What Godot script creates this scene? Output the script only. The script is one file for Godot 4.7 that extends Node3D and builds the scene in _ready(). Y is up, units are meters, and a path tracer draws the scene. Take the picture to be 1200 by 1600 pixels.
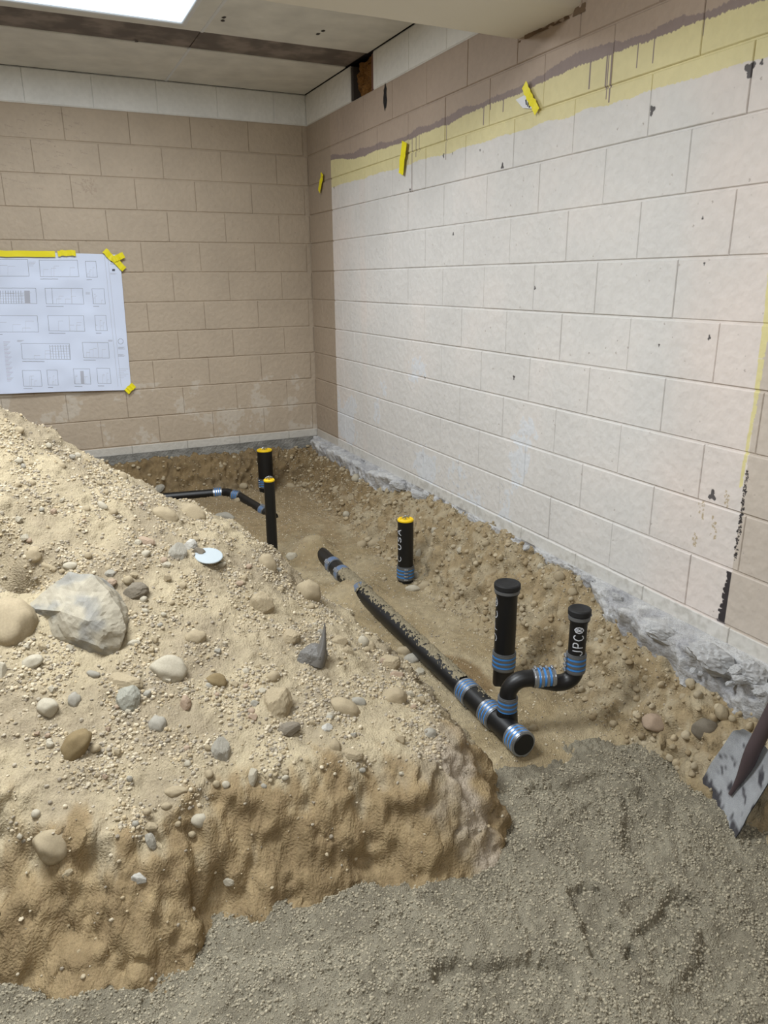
extends Node3D
# An excavated utility room: block walls, a trench with drain pipes, a pile of soil, bedding sand.
# y = 0 is the lowest full bed joint of the block walls; the right wall stands at x = 0, the back wall at z = 0.

const EYE := Vector3(-2.067, 1.1556, 5.6443)
const COURSE := 0.2032
const BLOCK := 0.4064
const CEIL := 2.4384

var fw: Vector3
var rt: Vector3
var up: Vector3
var M := {}
var names := {}
var rng := RandomNumberGenerator.new()
var nz := {}

# ------------------------------------------------------------------ basics
func numbered(called: String) -> String:
	var k: int = names.get(called, 0)
	names[called] = k + 1
	return called if k == 0 else "%s_%03d" % [called, k]

func put(called: String, mesh: Mesh, mat: Material, parent: Node = null) -> MeshInstance3D:
	var o := MeshInstance3D.new()
	o.mesh = mesh
	if mat != null:
		o.material_override = mat
	o.cast_shadow = GeometryInstance3D.SHADOW_CASTING_SETTING_ON
	if parent == null:
		o.name = numbered(called)
		add_child(o, true)
	else:
		o.name = called
		parent.add_child(o, true)
	return o

func base(called: String, at := Vector3.ZERO) -> Node3D:
	var o := Node3D.new()
	o.name = numbered(called)
	o.position = at
	add_child(o, true)
	return o

func tag(o: Node, label: String, category: String, group := "", kind := "") -> Node:
	o.set_meta("label", label)
	o.set_meta("category", category)
	if group != "":
		o.set_meta("group", group)
	if kind != "":
		o.set_meta("kind", kind)
	return o

func structure(o: Node, label: String, category: String) -> Node:
	return tag(o, label, category, "", "structure")

func rgb(r: float, g: float, b: float) -> Color:
	return Color(r / 255.0, g / 255.0, b / 255.0)

func lin(r: float, g: float, b: float) -> Color:
	return rgb(r, g, b).srgb_to_linear()

func mat(c: Color, rough := 0.9, metal := 0.0) -> StandardMaterial3D:
	var m := StandardMaterial3D.new()
	m.albedo_color = c
	m.roughness = rough
	m.metallic = metal
	return m

func ray(px: float, py: float) -> Vector3:
	return fw + rt * ((px - 600.0) / 1149.77) - up * ((py - 800.0) / 1149.77)

func on_x(px: float, py: float, x: float) -> Vector3:
	var d := ray(px, py)
	return EYE + d * ((x - EYE.x) / d.x)

func on_y(px: float, py: float, y: float) -> Vector3:
	var d := ray(px, py)
	return EYE + d * ((y - EYE.y) / d.y)

func on_z(px: float, py: float, z: float) -> Vector3:
	var d := ray(px, py)
	return EYE + d * ((z - EYE.z) / d.z)

func noise(key: String, freq: float, oct := 3, type := FastNoiseLite.TYPE_SIMPLEX_SMOOTH, sd := 7) -> FastNoiseLite:
	var n := FastNoiseLite.new()
	n.noise_type = type
	n.seed = sd + nz.size() * 13
	n.frequency = freq
	n.fractal_type = FastNoiseLite.FRACTAL_FBM if oct > 1 else FastNoiseLite.FRACTAL_NONE
	n.fractal_octaves = oct
	if type == FastNoiseLite.TYPE_CELLULAR:
		n.cellular_return_type = FastNoiseLite.RETURN_DISTANCE
	nz[key] = n
	return n

func ss(a: float, b: float, x: float) -> float:
	return smoothstep(a, b, x)

# a triangle or quad whose front looks towards `want`
func tri(st: SurfaceTool, a: Vector3, b: Vector3, c: Vector3, want: Vector3, ua := Vector2.ZERO, ub := Vector2.ZERO, uc := Vector2.ZERO) -> void:
	var n := (c - a).cross(b - a)
	if n.length_squared() < 1e-18:
		return
	if n.dot(want) < 0.0:
		var t := b
		b = c
		c = t
		var tu := ub
		ub = uc
		uc = tu
		n = -n
	n = n.normalized()
	st.set_normal(n); st.set_uv(ua); st.add_vertex(a)
	st.set_normal(n); st.set_uv(ub); st.add_vertex(b)
	st.set_normal(n); st.set_uv(uc); st.add_vertex(c)

func quad(st: SurfaceTool, a: Vector3, b: Vector3, c: Vector3, d: Vector3, want: Vector3, ua := Vector2.ZERO, ub := Vector2.ZERO, uc := Vector2.ZERO, ud := Vector2.ZERO) -> void:
	tri(st, a, b, c, want, ua, ub, uc)
	tri(st, a, c, d, want, ua, uc, ud)

func begin() -> SurfaceTool:
	var st := SurfaceTool.new()
	st.begin(Mesh.PRIMITIVE_TRIANGLES)
	return st

# box with chamfered edges, centred, in its own axes
func add_box(st: SurfaceTool, c: Vector3, size: Vector3, bas := Basis.IDENTITY, ch := 0.0) -> void:
	var h := size * 0.5
	var k := minf(ch, minf(h.x, minf(h.y, h.z)) * 0.9)
	for ax in 3:
		for s in [-1.0, 1.0]:
			var n := Vector3.ZERO
			n[ax] = s
			var u := Vector3.ZERO
			u[(ax + 1) % 3] = 1.0
			var v := Vector3.ZERO
			v[(ax + 2) % 3] = 1.0
			var hu: float = h[(ax + 1) % 3] - k
			var hv: float = h[(ax + 2) % 3] - k
			var o := n * h[ax]
			quad(st, c + bas * (o - u * hu - v * hv), c + bas * (o + u * hu - v * hv), c + bas * (o + u * hu + v * hv), c + bas * (o - u * hu + v * hv), bas * n)
			if k > 0.0:
				for s2 in [-1.0, 1.0]:
					# edge between face n and face u*s2
					var a1: Vector3 = o + u * (hu * s2)
					var a2: Vector3 = n * (h[ax] - k) + u * ((hu + k) * s2)
					quad(st, c + bas * (a1 - v * hv), c + bas * (a1 + v * hv), c + bas * (a2 + v * hv), c + bas * (a2 - v * hv), bas * (n + u * s2))
	if k > 0.0:
		for sx in [-1.0, 1.0]:
			for sy in [-1.0, 1.0]:
				for sz in [-1.0, 1.0]:
					var p := Vector3(sx * h.x, sy * h.y, sz * h.z)
					tri(st, c + bas * (p - Vector3(0, sy * k, sz * k)), c + bas * (p - Vector3(sx * k, 0, sz * k)), c + bas * (p - Vector3(sx * k, sy * k, 0)), bas * Vector3(sx, sy, sz))

func arrays_mesh(pos: PackedVector3Array, nor: PackedVector3Array, idx: PackedInt32Array, uv := PackedVector2Array(), col := PackedColorArray()) -> ArrayMesh:
	if idx.size() < 200000:
		# wind each face the way its normals look
		for k in range(0, idx.size(), 3):
			var f := (pos[idx[k + 2]] - pos[idx[k]]).cross(pos[idx[k + 1]] - pos[idx[k]])
			if f.dot(nor[idx[k]] + nor[idx[k + 1]] + nor[idx[k + 2]]) < 0.0:
				var t := idx[k + 1]
				idx[k + 1] = idx[k + 2]
				idx[k + 2] = t
	var a := []
	a.resize(Mesh.ARRAY_MAX)
	a[Mesh.ARRAY_VERTEX] = pos
	a[Mesh.ARRAY_NORMAL] = nor
	a[Mesh.ARRAY_INDEX] = idx
	if uv.size() > 0:
		a[Mesh.ARRAY_TEX_UV] = uv
	if col.size() > 0:
		a[Mesh.ARRAY_COLOR] = col
	var m := ArrayMesh.new()
	m.add_surface_from_arrays(Mesh.PRIMITIVE_TRIANGLES, a)
	return m

# smooth rings along a path: each ring a centre, a direction and a radius
func sweep(path: PackedVector3Array, radii: PackedFloat32Array, sides := 28, cap0 := true, cap1 := true) -> ArrayMesh:
	var pos := PackedVector3Array()
	var nor := PackedVector3Array()
	var idx := PackedInt32Array()
	var n := path.size()
	var t0 := (path[1] - path[0]).normalized()
	var ref := Vector3.UP if absf(t0.y) < 0.9 else Vector3.RIGHT
	var side := t0.cross(ref).normalized()
	for i in n:
		var t: Vector3
		if i == 0:
			t = path[1] - path[0]
		elif i == n - 1:
			t = path[n - 1] - path[n - 2]
		else:
			t = path[i + 1] - path[i - 1]
			if path[i + 1].is_equal_approx(path[i - 1]):
				t = t0
		if t.length() < 1e-7:
			t = t0
		t = t.normalized()
		side = (side - t * side.dot(t)).normalized()
		var bi := t.cross(side)
		var slope := 0.0
		if i > 0 and i < n - 1:
			var dl := path[i - 1].distance_to(path[i + 1])
			if dl > 1e-6:
				slope = (radii[i + 1] - radii[i - 1]) / dl
		for k in sides + 1:
			var a := TAU * k / sides
			var d := side * cos(a) + bi * sin(a)
			pos.append(path[i] + d * radii[i])
			nor.append((d - t * slope).normalized())
		t0 = t
	var w := sides + 1
	for i in n - 1:
		for k in sides:
			var p := i * w + k
			idx.append_array(PackedInt32Array([p, p + 1, p + w, p + 1, p + w + 1, p + w]))
	for e in 2:
		if (e == 0 and not cap0) or (e == 1 and not cap1):
			continue
		var i := 0 if e == 0 else n - 1
		var nn := (path[0] - path[1]).normalized() if e == 0 else (path[n - 1] - path[n - 2]).normalized()
		var b0 := pos.size()
		pos.append(path[i])
		nor.append(nn)
		for k in w:
			pos.append(pos[i * w + k])
			nor.append(nn)
		for k in sides:
			if e == 0:
				idx.append_array(PackedInt32Array([b0, b0 + 2 + k, b0 + 1 + k]))
			else:
				idx.append_array(PackedInt32Array([b0, b0 + 1 + k, b0 + 2 + k]))
	return arrays_mesh(pos, nor, idx)

# a turned shape: profile points (radius, height) round an axis; hard edges are kept by flat bands
func lathe(prof: Array, at: Vector3, axis := Vector3.UP, sides := 32) -> ArrayMesh:
	var st := begin()
	var ref := Vector3.RIGHT if absf(axis.x) < 0.9 else Vector3.UP
	var s := axis.cross(ref).normalized()
	var b := axis.cross(s).normalized()
	for i in prof.size() - 1:
		var p: Vector2 = prof[i]
		var q: Vector2 = prof[i + 1]
		var nrm := Vector2(q.y - p.y, -(q.x - p.x)).normalized()
		for k in sides:
			var a0 := TAU * k / sides
			var a1 := TAU * (k + 1) / sides
			var d0 := s * cos(a0) + b * sin(a0)
			var d1 := s * cos(a1) + b * sin(a1)
			var v := [at + d0 * p.x + axis * p.y, at + d1 * p.x + axis * p.y, at + d1 * q.x + axis * q.y, at + d0 * q.x + axis * q.y]
			var n0 := d0 * nrm.x + axis * nrm.y
			var n1 := d1 * nrm.x + axis * nrm.y
			var ns := [n0, n1, n1, n0]
			for t in [[0, 1, 2], [0, 2, 3]]:
				var va: Vector3 = v[t[0]]
				var vb: Vector3 = v[t[1]]
				var vc: Vector3 = v[t[2]]
				if (vb - va).cross(vc - va).length_squared() < 1e-20:
					continue
				var order: Array = t
				if (vc - va).cross(vb - va).dot(n0 + n1) < 0.0:
					order = [t[0], t[2], t[1]]
				for j in order:
					st.set_normal(ns[j])
					st.add_vertex(v[j])
	return st.commit()

func tex(img: Image) -> ImageTexture:
	img.generate_mipmaps()
	return ImageTexture.create_from_image(img)

# grey noise picture stretched to lo..hi
func grain_image(size: int, freq: float, oct: int, lo: float, hi: float, sd: int, type := FastNoiseLite.TYPE_SIMPLEX_SMOOTH) -> Image:
	var n := FastNoiseLite.new()
	n.seed = sd
	n.noise_type = type
	n.frequency = freq
	n.fractal_octaves = oct
	if type == FastNoiseLite.TYPE_CELLULAR:
		n.cellular_return_type = FastNoiseLite.RETURN_DISTANCE
	var im := n.get_seamless_image(size, size)
	im.convert(Image.FORMAT_L8)
	var d := im.get_data()
	for i in d.size():
		d[i] = int(255.0 * (lo + (hi - lo) * d[i] / 255.0))
	return Image.create_from_data(size, size, false, Image.FORMAT_L8, d)

# ------------------------------------------------------------------ ready
func _ready() -> void:
	rng.seed = 20240611
	# --- camera
	var yaw := 0.4419
	var pitch := -0.3052
	var roll := -0.008
	fw = Vector3(sin(yaw) * cos(pitch), sin(pitch), -cos(yaw) * cos(pitch))
	var r0 := Vector3(cos(yaw), 0, sin(yaw))
	var u0 := r0.cross(fw)
	rt = r0 * cos(roll) + u0 * sin(roll)
	up = -r0 * sin(roll) + u0 * cos(roll)
	var cam := Camera3D.new()
	cam.name = "camera"
	cam.transform = Transform3D(Basis(rt, up, -fw), EYE)
	cam.fov = rad_to_deg(2.0 * atan(800.0 / 1149.77))
	cam.near = 0.05
	add_child(cam)
	cam.current = true
	# --- surroundings: a closed room, so the sky gives next to nothing
	var env := Environment.new()
	env.background_mode = Environment.BG_COLOR
	env.background_color = Color(0.02, 0.02, 0.02)
	env.tonemap_mode = Environment.TONE_MAPPER_LINEAR
	env.tonemap_exposure = 1.0
	env.sdfgi_enabled = true
	env.ssao_enabled = true
	env.ssil_enabled = true
	var we := WorldEnvironment.new()
	we.name = "surroundings"
	we.environment = env
	add_child(we)
	# --- ceiling fixtures with their area lights: x centre, z centre, energy
	make_materials()
	var spots := [[-1.71, 1.55, 4.6], [-2.5, 3.76, 10.8], [-2.6, 6.4, 5.5]]
	for s in spots:
		ceiling_light(s[0], s[1], s[2])
	# --- large structure
	make_noises()
	right_wall()
	back_wall()
	plain_walls()
	make_ceiling()
	ground()
	# --- objects
	pipes()
	sheet_and_tape()
	shovel()
	slab_rubble()
	stones()
	gravel()

func make_noises() -> void:
	noise("lump", 5.0, 4)
	noise("mid", 17.0, 3)
	noise("fine", 55.0, 2)
	noise("crumb", 70.0, 2, FastNoiseLite.TYPE_CELLULAR)
	noise("clod", 22.0, 2, FastNoiseLite.TYPE_CELLULAR)
	noise("patch", 2.3, 3)
	noise("patch2", 7.0, 3)
	noise("edge", 9.0, 3)
	noise("soft", 3.0, 2)

# ------------------------------------------------------------------ materials
func soil_mat(spec_lo: float, tile: float, relief: float, sd: int, freq: float) -> StandardMaterial3D:
	var m := mat(Color.WHITE, 1.0)
	m.vertex_color_use_as_albedo = true
	m.metallic_specular = 0.2
	m.albedo_texture = tex(speckle(1024, spec_lo, sd))
	m.uv1_triplanar = true
	m.uv1_world_triplanar = true
	m.uv1_scale = Vector3.ONE * tile
	m.heightmap_enabled = true
	m.heightmap_texture = tex(grain_image(1024, freq, 4, 0.0, 1.0, sd + 5))
	m.heightmap_scale = relief
	return m

# grains of lighter and darker mineral
func speckle(size: int, lo: float, sd: int) -> Image:
	var a := grain_image(size, 0.16, 3, lo, 1.0, sd).get_data()
	var b := grain_image(size, 0.012, 4, 0.86, 1.0, sd + 1).get_data()
	var out := PackedByteArray()
	out.resize(size * size * 3)
	var r := RandomNumberGenerator.new()
	r.seed = sd
	for i in size * size:
		var v := a[i] * b[i] / 255.0
		out[i * 3] = int(v)
		out[i * 3 + 1] = int(v)
		out[i * 3 + 2] = int(v)
	var im := Image.create_from_data(size, size, false, Image.FORMAT_RGB8, out)
	for k in size * 5:
		var x := r.randi_range(0, size - 4)
		var y := r.randi_range(0, size - 4)
		var w := r.randi_range(1, 3)
		var g := r.randf_range(lo * 0.75, 1.0)
		im.fill_rect(Rect2i(x, y, w, r.randi_range(1, 3)), Color(g, g, g * r.randf_range(0.93, 1.0)))
	return im

func make_materials() -> void:
	M.soil = soil_mat(0.80, 2.2, 0.45, 11, 0.05)
	M.sand = soil_mat(0.66, 2.6, 0.6, 31, 0.06)
	M.black = mat(rgb(16, 16, 17), 0.42)
	M.black.metallic_specular = 0.5
	M.rubber = mat(rgb(22, 22, 23), 0.7)
	M.steel = mat(rgb(168, 172, 178), 0.32, 0.85)
	M.dull_steel = mat(rgb(118, 120, 122), 0.5, 0.6)
	M.blue = mat(rgb(62, 128, 196), 0.5)
	M.ink = mat(rgb(205, 208, 214), 0.8)
	M.yellow = mat(rgb(240, 200, 8), 0.55)
	M.tape = mat(rgb(236, 222, 18), 0.5)
	M.white_disc = mat(rgb(164, 173, 177), 0.5)
	M.crust = soil_mat(0.7, 3.0, 0.8, 51, 0.06)
	M.boulder = mat(Color.WHITE, 0.85)
	M.boulder.vertex_color_use_as_albedo = true
	M.boulder.albedo_texture = M.soil.albedo_texture
	M.boulder.uv1_triplanar = true
	M.boulder.uv1_scale = Vector3.ONE * 2.5
	M.clod = mat(Color.WHITE, 1.0)
	M.clod.vertex_color_use_as_albedo = true
	M.clod.albedo_texture = M.soil.albedo_texture
	M.clod.uv1_triplanar = true
	M.clod.uv1_world_triplanar = true
	M.clod.uv1_scale = Vector3.ONE * 3.0
	M.rock = {}
	var sp := tex(speckle(512, 0.72, 77))
	var bump := tex(grain_image(512, 0.03, 4, 0.0, 1.0, 78))
	for e in [["tan", 200, 183, 152], ["pale", 216, 206, 184], ["grey", 192, 186, 172], ["dark", 150, 140, 124], ["brown", 160, 140, 104], ["white", 222, 218, 208], ["pink", 200, 176, 152], ["green_grey", 186, 184, 170], ["weathered", 206, 197, 176]]:
		var m := mat(rgb(e[1], e[2], e[3]), 0.85)
		m.albedo_texture = sp
		m.metallic_specular = 0.3
		m.uv1_triplanar = true
		m.uv1_scale = Vector3.ONE * 1.3
		m.heightmap_enabled = true
		m.heightmap_texture = bump
		m.heightmap_scale = 0.03
		M.rock[e[0]] = m
	M.concrete = mat(Color.WHITE, 0.95)
	M.concrete.vertex_color_use_as_albedo = true
	M.concrete.albedo_texture = tex(speckle(512, 0.7, 91))
	M.concrete.uv1_triplanar = true
	M.concrete.uv1_world_triplanar = true
	M.concrete.uv1_scale = Vector3.ONE * 3.0
	M.concrete.heightmap_enabled = true
	M.concrete.heightmap_texture = tex(grain_image(512, 0.03, 4, 0.0, 1.0, 92))
	M.concrete.heightmap_scale = 0.45
	M.plain_tan = mat(rgb(176, 158, 138), 0.8)
	M.ceil = mat(rgb(228, 226, 219), 0.85)
	M.ceil.albedo_texture = tex(grain_image(512, 0.01, 4, 0.9, 1.0, 61))
	M.ceil.uv1_triplanar = true
	M.ceil.uv1_world_triplanar = true
	M.ceil.uv1_scale = Vector3.ONE * 0.8
	M.beam = mat(rgb(222, 216, 203), 0.75)
	M.strip = mat(Color.WHITE, 0.9)
	M.strip.albedo_texture = tex(smear_image())
	M.strip.uv1_triplanar = true
	M.strip.uv1_world_triplanar = true
	M.strip.uv1_scale = Vector3.ONE * 0.7
	M.insul = mat(rgb(132, 92, 44), 1.0)
	M.insul.heightmap_enabled = true
	M.insul.heightmap_texture = bump
	M.insul.heightmap_scale = 1.5
	M.insul.uv1_triplanar = true
	M.insul.uv1_scale = Vector3.ONE * 3.0
	M.dark_cavity = mat(rgb(70, 64, 60), 0.95)
	M.frame = mat(rgb(214, 216, 218), 0.5)
	M.lens = mat(rgb(235, 242, 250), 0.4)
	M.lens.emission_enabled = true
	M.lens.emission = rgb(226, 241, 255)
	M.lens.emission_energy_multiplier = 1.25

# smears of old adhesive and dust on bare board
func smear_image() -> Image:
	var size := 512
	var n := FastNoiseLite.new()
	n.seed = 5
	n.frequency = 0.012
	n.fractal_octaves = 4
	var im := n.get_seamless_image(size, size)
	im.convert(Image.FORMAT_L8)
	var d := im.get_data()
	var out := PackedByteArray()
	out.resize(size * size * 3)
	for i in size * size:
		var t := d[i] / 255.0
		var c := rgb(104, 95, 90).lerp(rgb(142, 131, 123), smoothstep(0.25, 0.9, t))
		out[i * 3] = int(c.r * 255)
		out[i * 3 + 1] = int(c.g * 255)
		out[i * 3 + 2] = int(c.b * 255)
	return Image.create_from_data(size, size, false, Image.FORMAT_RGB8, out)

# ------------------------------------------------------------------ ceiling light
func ceiling_light(x: float, z: float, energy: float) -> void:
	var o := base("ceiling_light", Vector3(x, CEIL, z))
	var w := 1.22
	var d := 0.61
	var st := begin()
	for s in [-1.0, 1.0]:
		add_box(st, Vector3(0, -0.011, s * (d * 0.5 - 0.012)), Vector3(w, 0.022, 0.024), Basis.IDENTITY, 0.003)
		add_box(st, Vector3(s * (w * 0.5 - 0.012), -0.011, 0), Vector3(0.024, 0.022, d - 0.048), Basis.IDENTITY, 0.003)
	put("frame", st.commit(), M.frame, o)
	st = begin()
	add_box(st, Vector3(0, -0.009, 0), Vector3(w - 0.048, 0.010, d - 0.048), Basis.IDENTITY, 0.002)
	put("diffuser", st.commit(), M.lens, o)
	var l := AreaLight3D.new()
	l.name = "lamp_light"
	l.area_size = Vector2(w - 0.06, d - 0.06)
	l.light_energy = energy
	l.light_color = Color(0.965, 0.985, 1.0)
	l.area_range = 14.0
	l.shadow_enabled = true
	l.position = Vector3(0, -0.026, 0)
	l.rotation = Vector3(-PI / 2, 0, 0)
	o.add_child(l)
	var lab := "rectangular fluorescent ceiling light above the back of the room, beside the stained strip"
	if z > 3.0 and z < 6.0:
		lab = "rectangular fluorescent ceiling light over the dug-out standing area"
	elif z > 6.0:
		lab = "rectangular fluorescent ceiling light beside the front wall"
	tag(o, lab, "light")

# ------------------------------------------------------------------ block walls
# one block: origin plus u along the wall, v up, n out of the wall; uv over the whole wall's painted area
func block_mesh(o: Vector3, U: Vector3, N: Vector3, u0: float, u1: float, v0: float, v1: float, ch: float, depth: float, uvf: Callable) -> ArrayMesh:
	var st := begin()
	var V := Vector3.UP
	var P := func(u: float, v: float, n: float) -> Vector3: return o + U * u + V * v + N * n
	var a: Array = [Vector2(u0, v0), Vector2(u1, v0), Vector2(u1, v1), Vector2(u0, v1)]
	var b: Array = [Vector2(u0 + ch * 0.6, v0 + ch), Vector2(u1 - ch * 0.6, v0 + ch), Vector2(u1 - ch * 0.6, v1 - ch), Vector2(u0 + ch * 0.6, v1 - ch)]
	var f := []
	var g := []
	var h := []
	for k in 4:
		f.append(P.call(b[k].x, b[k].y, 0.0))
		g.append(P.call(a[k].x, a[k].y, -ch))
		h.append(P.call(a[k].x, a[k].y, -depth))
	quad(st, f[0], f[1], f[2], f[3], N, uvf.call(b[0]), uvf.call(b[1]), uvf.call(b[2]), uvf.call(b[3]))
	var outw := [-V, U, V, -U]
	for k in 4:
		var j: int = (k + 1) % 4
		quad(st, f[k], f[j], g[j], g[k], N + outw[k], uvf.call(b[k]), uvf.call(b[j]), uvf.call(a[j]), uvf.call(a[k]))
		quad(st, g[k], g[j], h[j], h[k], outw[k], uvf.call(a[k]), uvf.call(a[j]), uvf.call(a[j]), uvf.call(a[k]))
	return st.commit()

func lay_blocks(wall: Node3D, o: Vector3, U: Vector3, N: Vector3, length: float, off_even: float, off_odd: float, painted: float, m: Material, m2: Material, uvf: Callable, gaps: Callable) -> void:
	for c in 12:
		var off := off_even if c % 2 == 0 else off_odd
		var u := off - BLOCK
		while u < length:
			var a := maxf(u, 0.0)
			var b := minf(u + BLOCK, length)
			u += BLOCK
			if b - a < 0.012:
				continue
			for piece in gaps.call(c, a, b):
				var jo := 0.0035
				var out := rng.randf_range(-0.0012, 0.0012)
				var me := block_mesh(o + N * out, U, N, piece.x + 0.0011, piece.y - 0.0011, c * COURSE + jo, (c + 1) * COURSE - jo, 0.0032, 0.05, uvf)
				put("block", me, m if piece.x < painted else m2, wall)
	# the low course under the first bed joint
	var u2 := off_odd - BLOCK
	while u2 < length:
		var a2 := maxf(u2, 0.0)
		var b2 := minf(u2 + BLOCK, length)
		u2 += BLOCK
		if b2 - a2 > 0.012:
			put("base_block", block_mesh(o + N * 0.002, U, N, a2 + 0.001, b2 - 0.001, -0.066, -0.0035, 0.004, 0.05, uvf), m if a2 < painted else m2, wall)

# where paint starts and ends on the right wall (z along, y up)
func paint_right() -> Array:
	var W := 2048
	var H := 1024
	var zs := 5.2 / W
	var ys := 2.75 / H
	var e1 := FastNoiseLite.new(); e1.seed = 3; e1.frequency = 2.2; e1.fractal_octaves = 4
	var e2 := FastNoiseLite.new(); e2.seed = 9; e2.frequency = 14.0; e2.fractal_octaves = 3
	var n1 := FastNoiseLite.new(); n1.seed = 21; n1.frequency = 0.004; n1.fractal_octaves = 4
	var n2 := FastNoiseLite.new(); n2.seed = 22; n2.frequency = 0.05; n2.fractal_octaves = 3
	var big := n1.get_image(W, H); big.convert(Image.FORMAT_L8)
	var fin := n2.get_image(W, H); fin.convert(Image.FORMAT_L8)
	var bd := big.get_data()
	var fd := fin.get_data()
	var tan := rgb(163, 147, 129)
	var tan_right := rgb(190, 179, 167)
	var tan_dark := rgb(170, 152, 136)
	var light := rgb(208, 205, 201)
	var pinkish := rgb(212, 202, 195)
	var bluish := rgb(205, 209, 214)
	var yellow := rgb(212, 202, 154)
	var drip := rgb(138, 123, 118)
	var white := rgb(224, 222, 216)
	var out := PackedByteArray()
	out.resize(W * H * 3)
	var stripe := PackedFloat32Array()
	stripe.resize(W)
	for i in W:
		var z := (i + 0.5) * zs
		var yb := 1.772 + 0.012 * e1.get_noise_1d(z * 1.7) + 0.004 * e2.get_noise_1d(z * 3.0)
		var yt := 1.915 - 0.018 * sin((z - 0.5) * 1.7) + 0.012 * e1.get_noise_1d(z * 1.3 + 40.0) + 0.006 * e2.get_noise_1d(z * 4.0)
		if z < 0.9:
			yt = lerpf(1.945, yt, ss(0.46, 0.9, z))
		stripe[i] = yt
		var ydk := yt + 0.034 + 0.022 * e1.get_noise_1d(z * 1.1 + 90.0) + 0.003 * e2.get_noise_1d(z * 2.0 + 5.0)
		var zl := 0.466 + 0.003 * e2.get_noise_1d(z * 9.0)
		var zr := 4.045
		var warm := ss(3.55, 3.8, z) * 0.8 + (1.0 - ss(0.5, 0.95, z)) * 0.55 + 0.35 * ss(0.93, 0.95, z) * (1.0 - ss(1.02, 1.04, z))
		for j in H:
			var y := 2.45 - (j + 0.5) * ys
			var at := j * W + i
			var b := bd[at] / 255.0 - 0.5
			var f := fd[at] / 255.0 - 0.5
			var c: Color
			if y > 2.2352 and z < 2.9:
				c = white
			elif z < zl or z > zr + 0.004 * f:
				c = tan_right if z > 2.0 else tan
			elif y > ydk:
				c = tan_dark
			elif y > yt:
				c = drip
			elif y > yb:
				c = yellow
			else:
				c = light.lerp(pinkish, clampf(warm + b * 0.8, 0.0, 1.0))
				var dust := ss(0.10, 0.16, b + f * 0.3 + 0.12 - absf(y - 0.12) * 0.7) * (1.0 if z < 3.0 else 0.0)
				c = c.lerp(bluish, clampf(dust, 0.0, 1.0) * 0.75)
			if y < -0.004:
				c = c.lerp(rgb(202, 200, 194), 0.75 + b * 0.5)
				c = c.lerp(rgb(168, 164, 156), clampf((f + b) * 1.5, 0.0, 0.6))
			var k := 1.0 + b * 0.05 + f * 0.035
			out[at * 3] = clampi(int(c.r * 255.0 * k), 0, 255)
			out[at * 3 + 1] = clampi(int(c.g * 255.0 * k), 0, 255)
			out[at * 3 + 2] = clampi(int(c.b * 255.0 * k), 0, 255)
	var im := Image.create_from_data(W, H, false, Image.FORMAT_RGB8, out)
	var hgt := Image.create_from_data(W, H, false, Image.FORMAT_L8, fd)
	var X := func(z: float) -> int: return int(z / zs)
	var Y := func(y: float) -> int: return int((2.45 - y) / ys)
	# runs of grey paint
	for e in [[638, 222, 258], [644, 215, 300], [650, 216, 246], [655, 214, 238], [697, 205, 250], [756, 150, 196], [955, 98, 160], [951, 98, 155], [948, 98, 140], [922, 105, 140], [997, 74, 106], [1023, 62, 98], [1100, 30, 56], [786, 160, 175], [766, 155, 172]]:
		var p := on_x(e[0], e[1], 0.0)
		var q := on_x(e[0], e[2], 0.0)
		var y0: int = Y.call(stripe[X.call(p.z)] + 0.008)
		im.fill_rect(Rect2i(X.call(p.z), y0, 2 if rng.randf() < 0.5 else 3, maxi(4, int(Y.call(q.y) - y0))), Color(drip.r * 0.95, drip.g * 0.95, drip.b * 0.95))
	# chips broken out of the face: px, py, radius in px
	for e in [[1172, 108, 8], [1020, 172, 6], [785, 260, 5], [641, 297, 4], [693, 243, 4], [522, 293, 3], [750, 235, 2], [1190, 97, 3], [708, 366, 3], [836, 450, 3], [1113, 775, 7], [803, 590, 4], [707, 240, 2], [1030, 540, 2], [1108, 528, 3], [1100, 412, 2], [1098, 341, 2], [663, 590, 3], [560, 830, 2]]:
		var p := on_x(e[0], e[1], 0.0)
		blot(im, X.call(p.z), Y.call(p.y), e[2] * 0.9, rgb(84, 80, 80), hgt)
	for k in 420:
		var z := rng.randf_range(0.5, 4.6)
		var y := rng.randf_range(0.0, 1.75)
		var s := rng.randf_range(0.4, 1.5)
		blot(im, X.call(z), Y.call(y), s, rgb(176, 166, 160), hgt)
	# the yellow border left of the darker blocks, and black residue under it
	for k in 900:
		var y := rng.randf_range(0.50, 1.75)
		var zc := 4.038 + 0.004 * sin(y * 9.0)
		var w := int(lerpf(4.0, 10.0, ss(0.6, 1.1, y)))
		im.fill_rect(Rect2i(X.call(zc) - w / 2, Y.call(y), w + rng.randi_range(-1, 1), 3), Color(yellow.r, yellow.g, yellow.b * 0.96))
	for k in 110:
		blot(im, X.call(4.05 + rng.randf_range(-0.006, 0.006)), Y.call(rng.randf_range(0.24, 0.56)), rng.randf_range(0.6, 1.8), rgb(48, 44, 44), hgt)
	for k in 90:
		var y := 0.005 + 0.19 * k / 90.0
		var w := int(7.0 + 7.0 * e2.get_noise_1d(y * 3.0) + 1.5 * rng.randf())
		var sh := int((0.19 - y) * 45.0)
		im.fill_rect(Rect2i(X.call(4.046) - w - sh / 2, Y.call(y), w + sh / 2, 3), rgb(50, 45, 47) if y > 0.012 else rgb(112, 106, 106))
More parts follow.
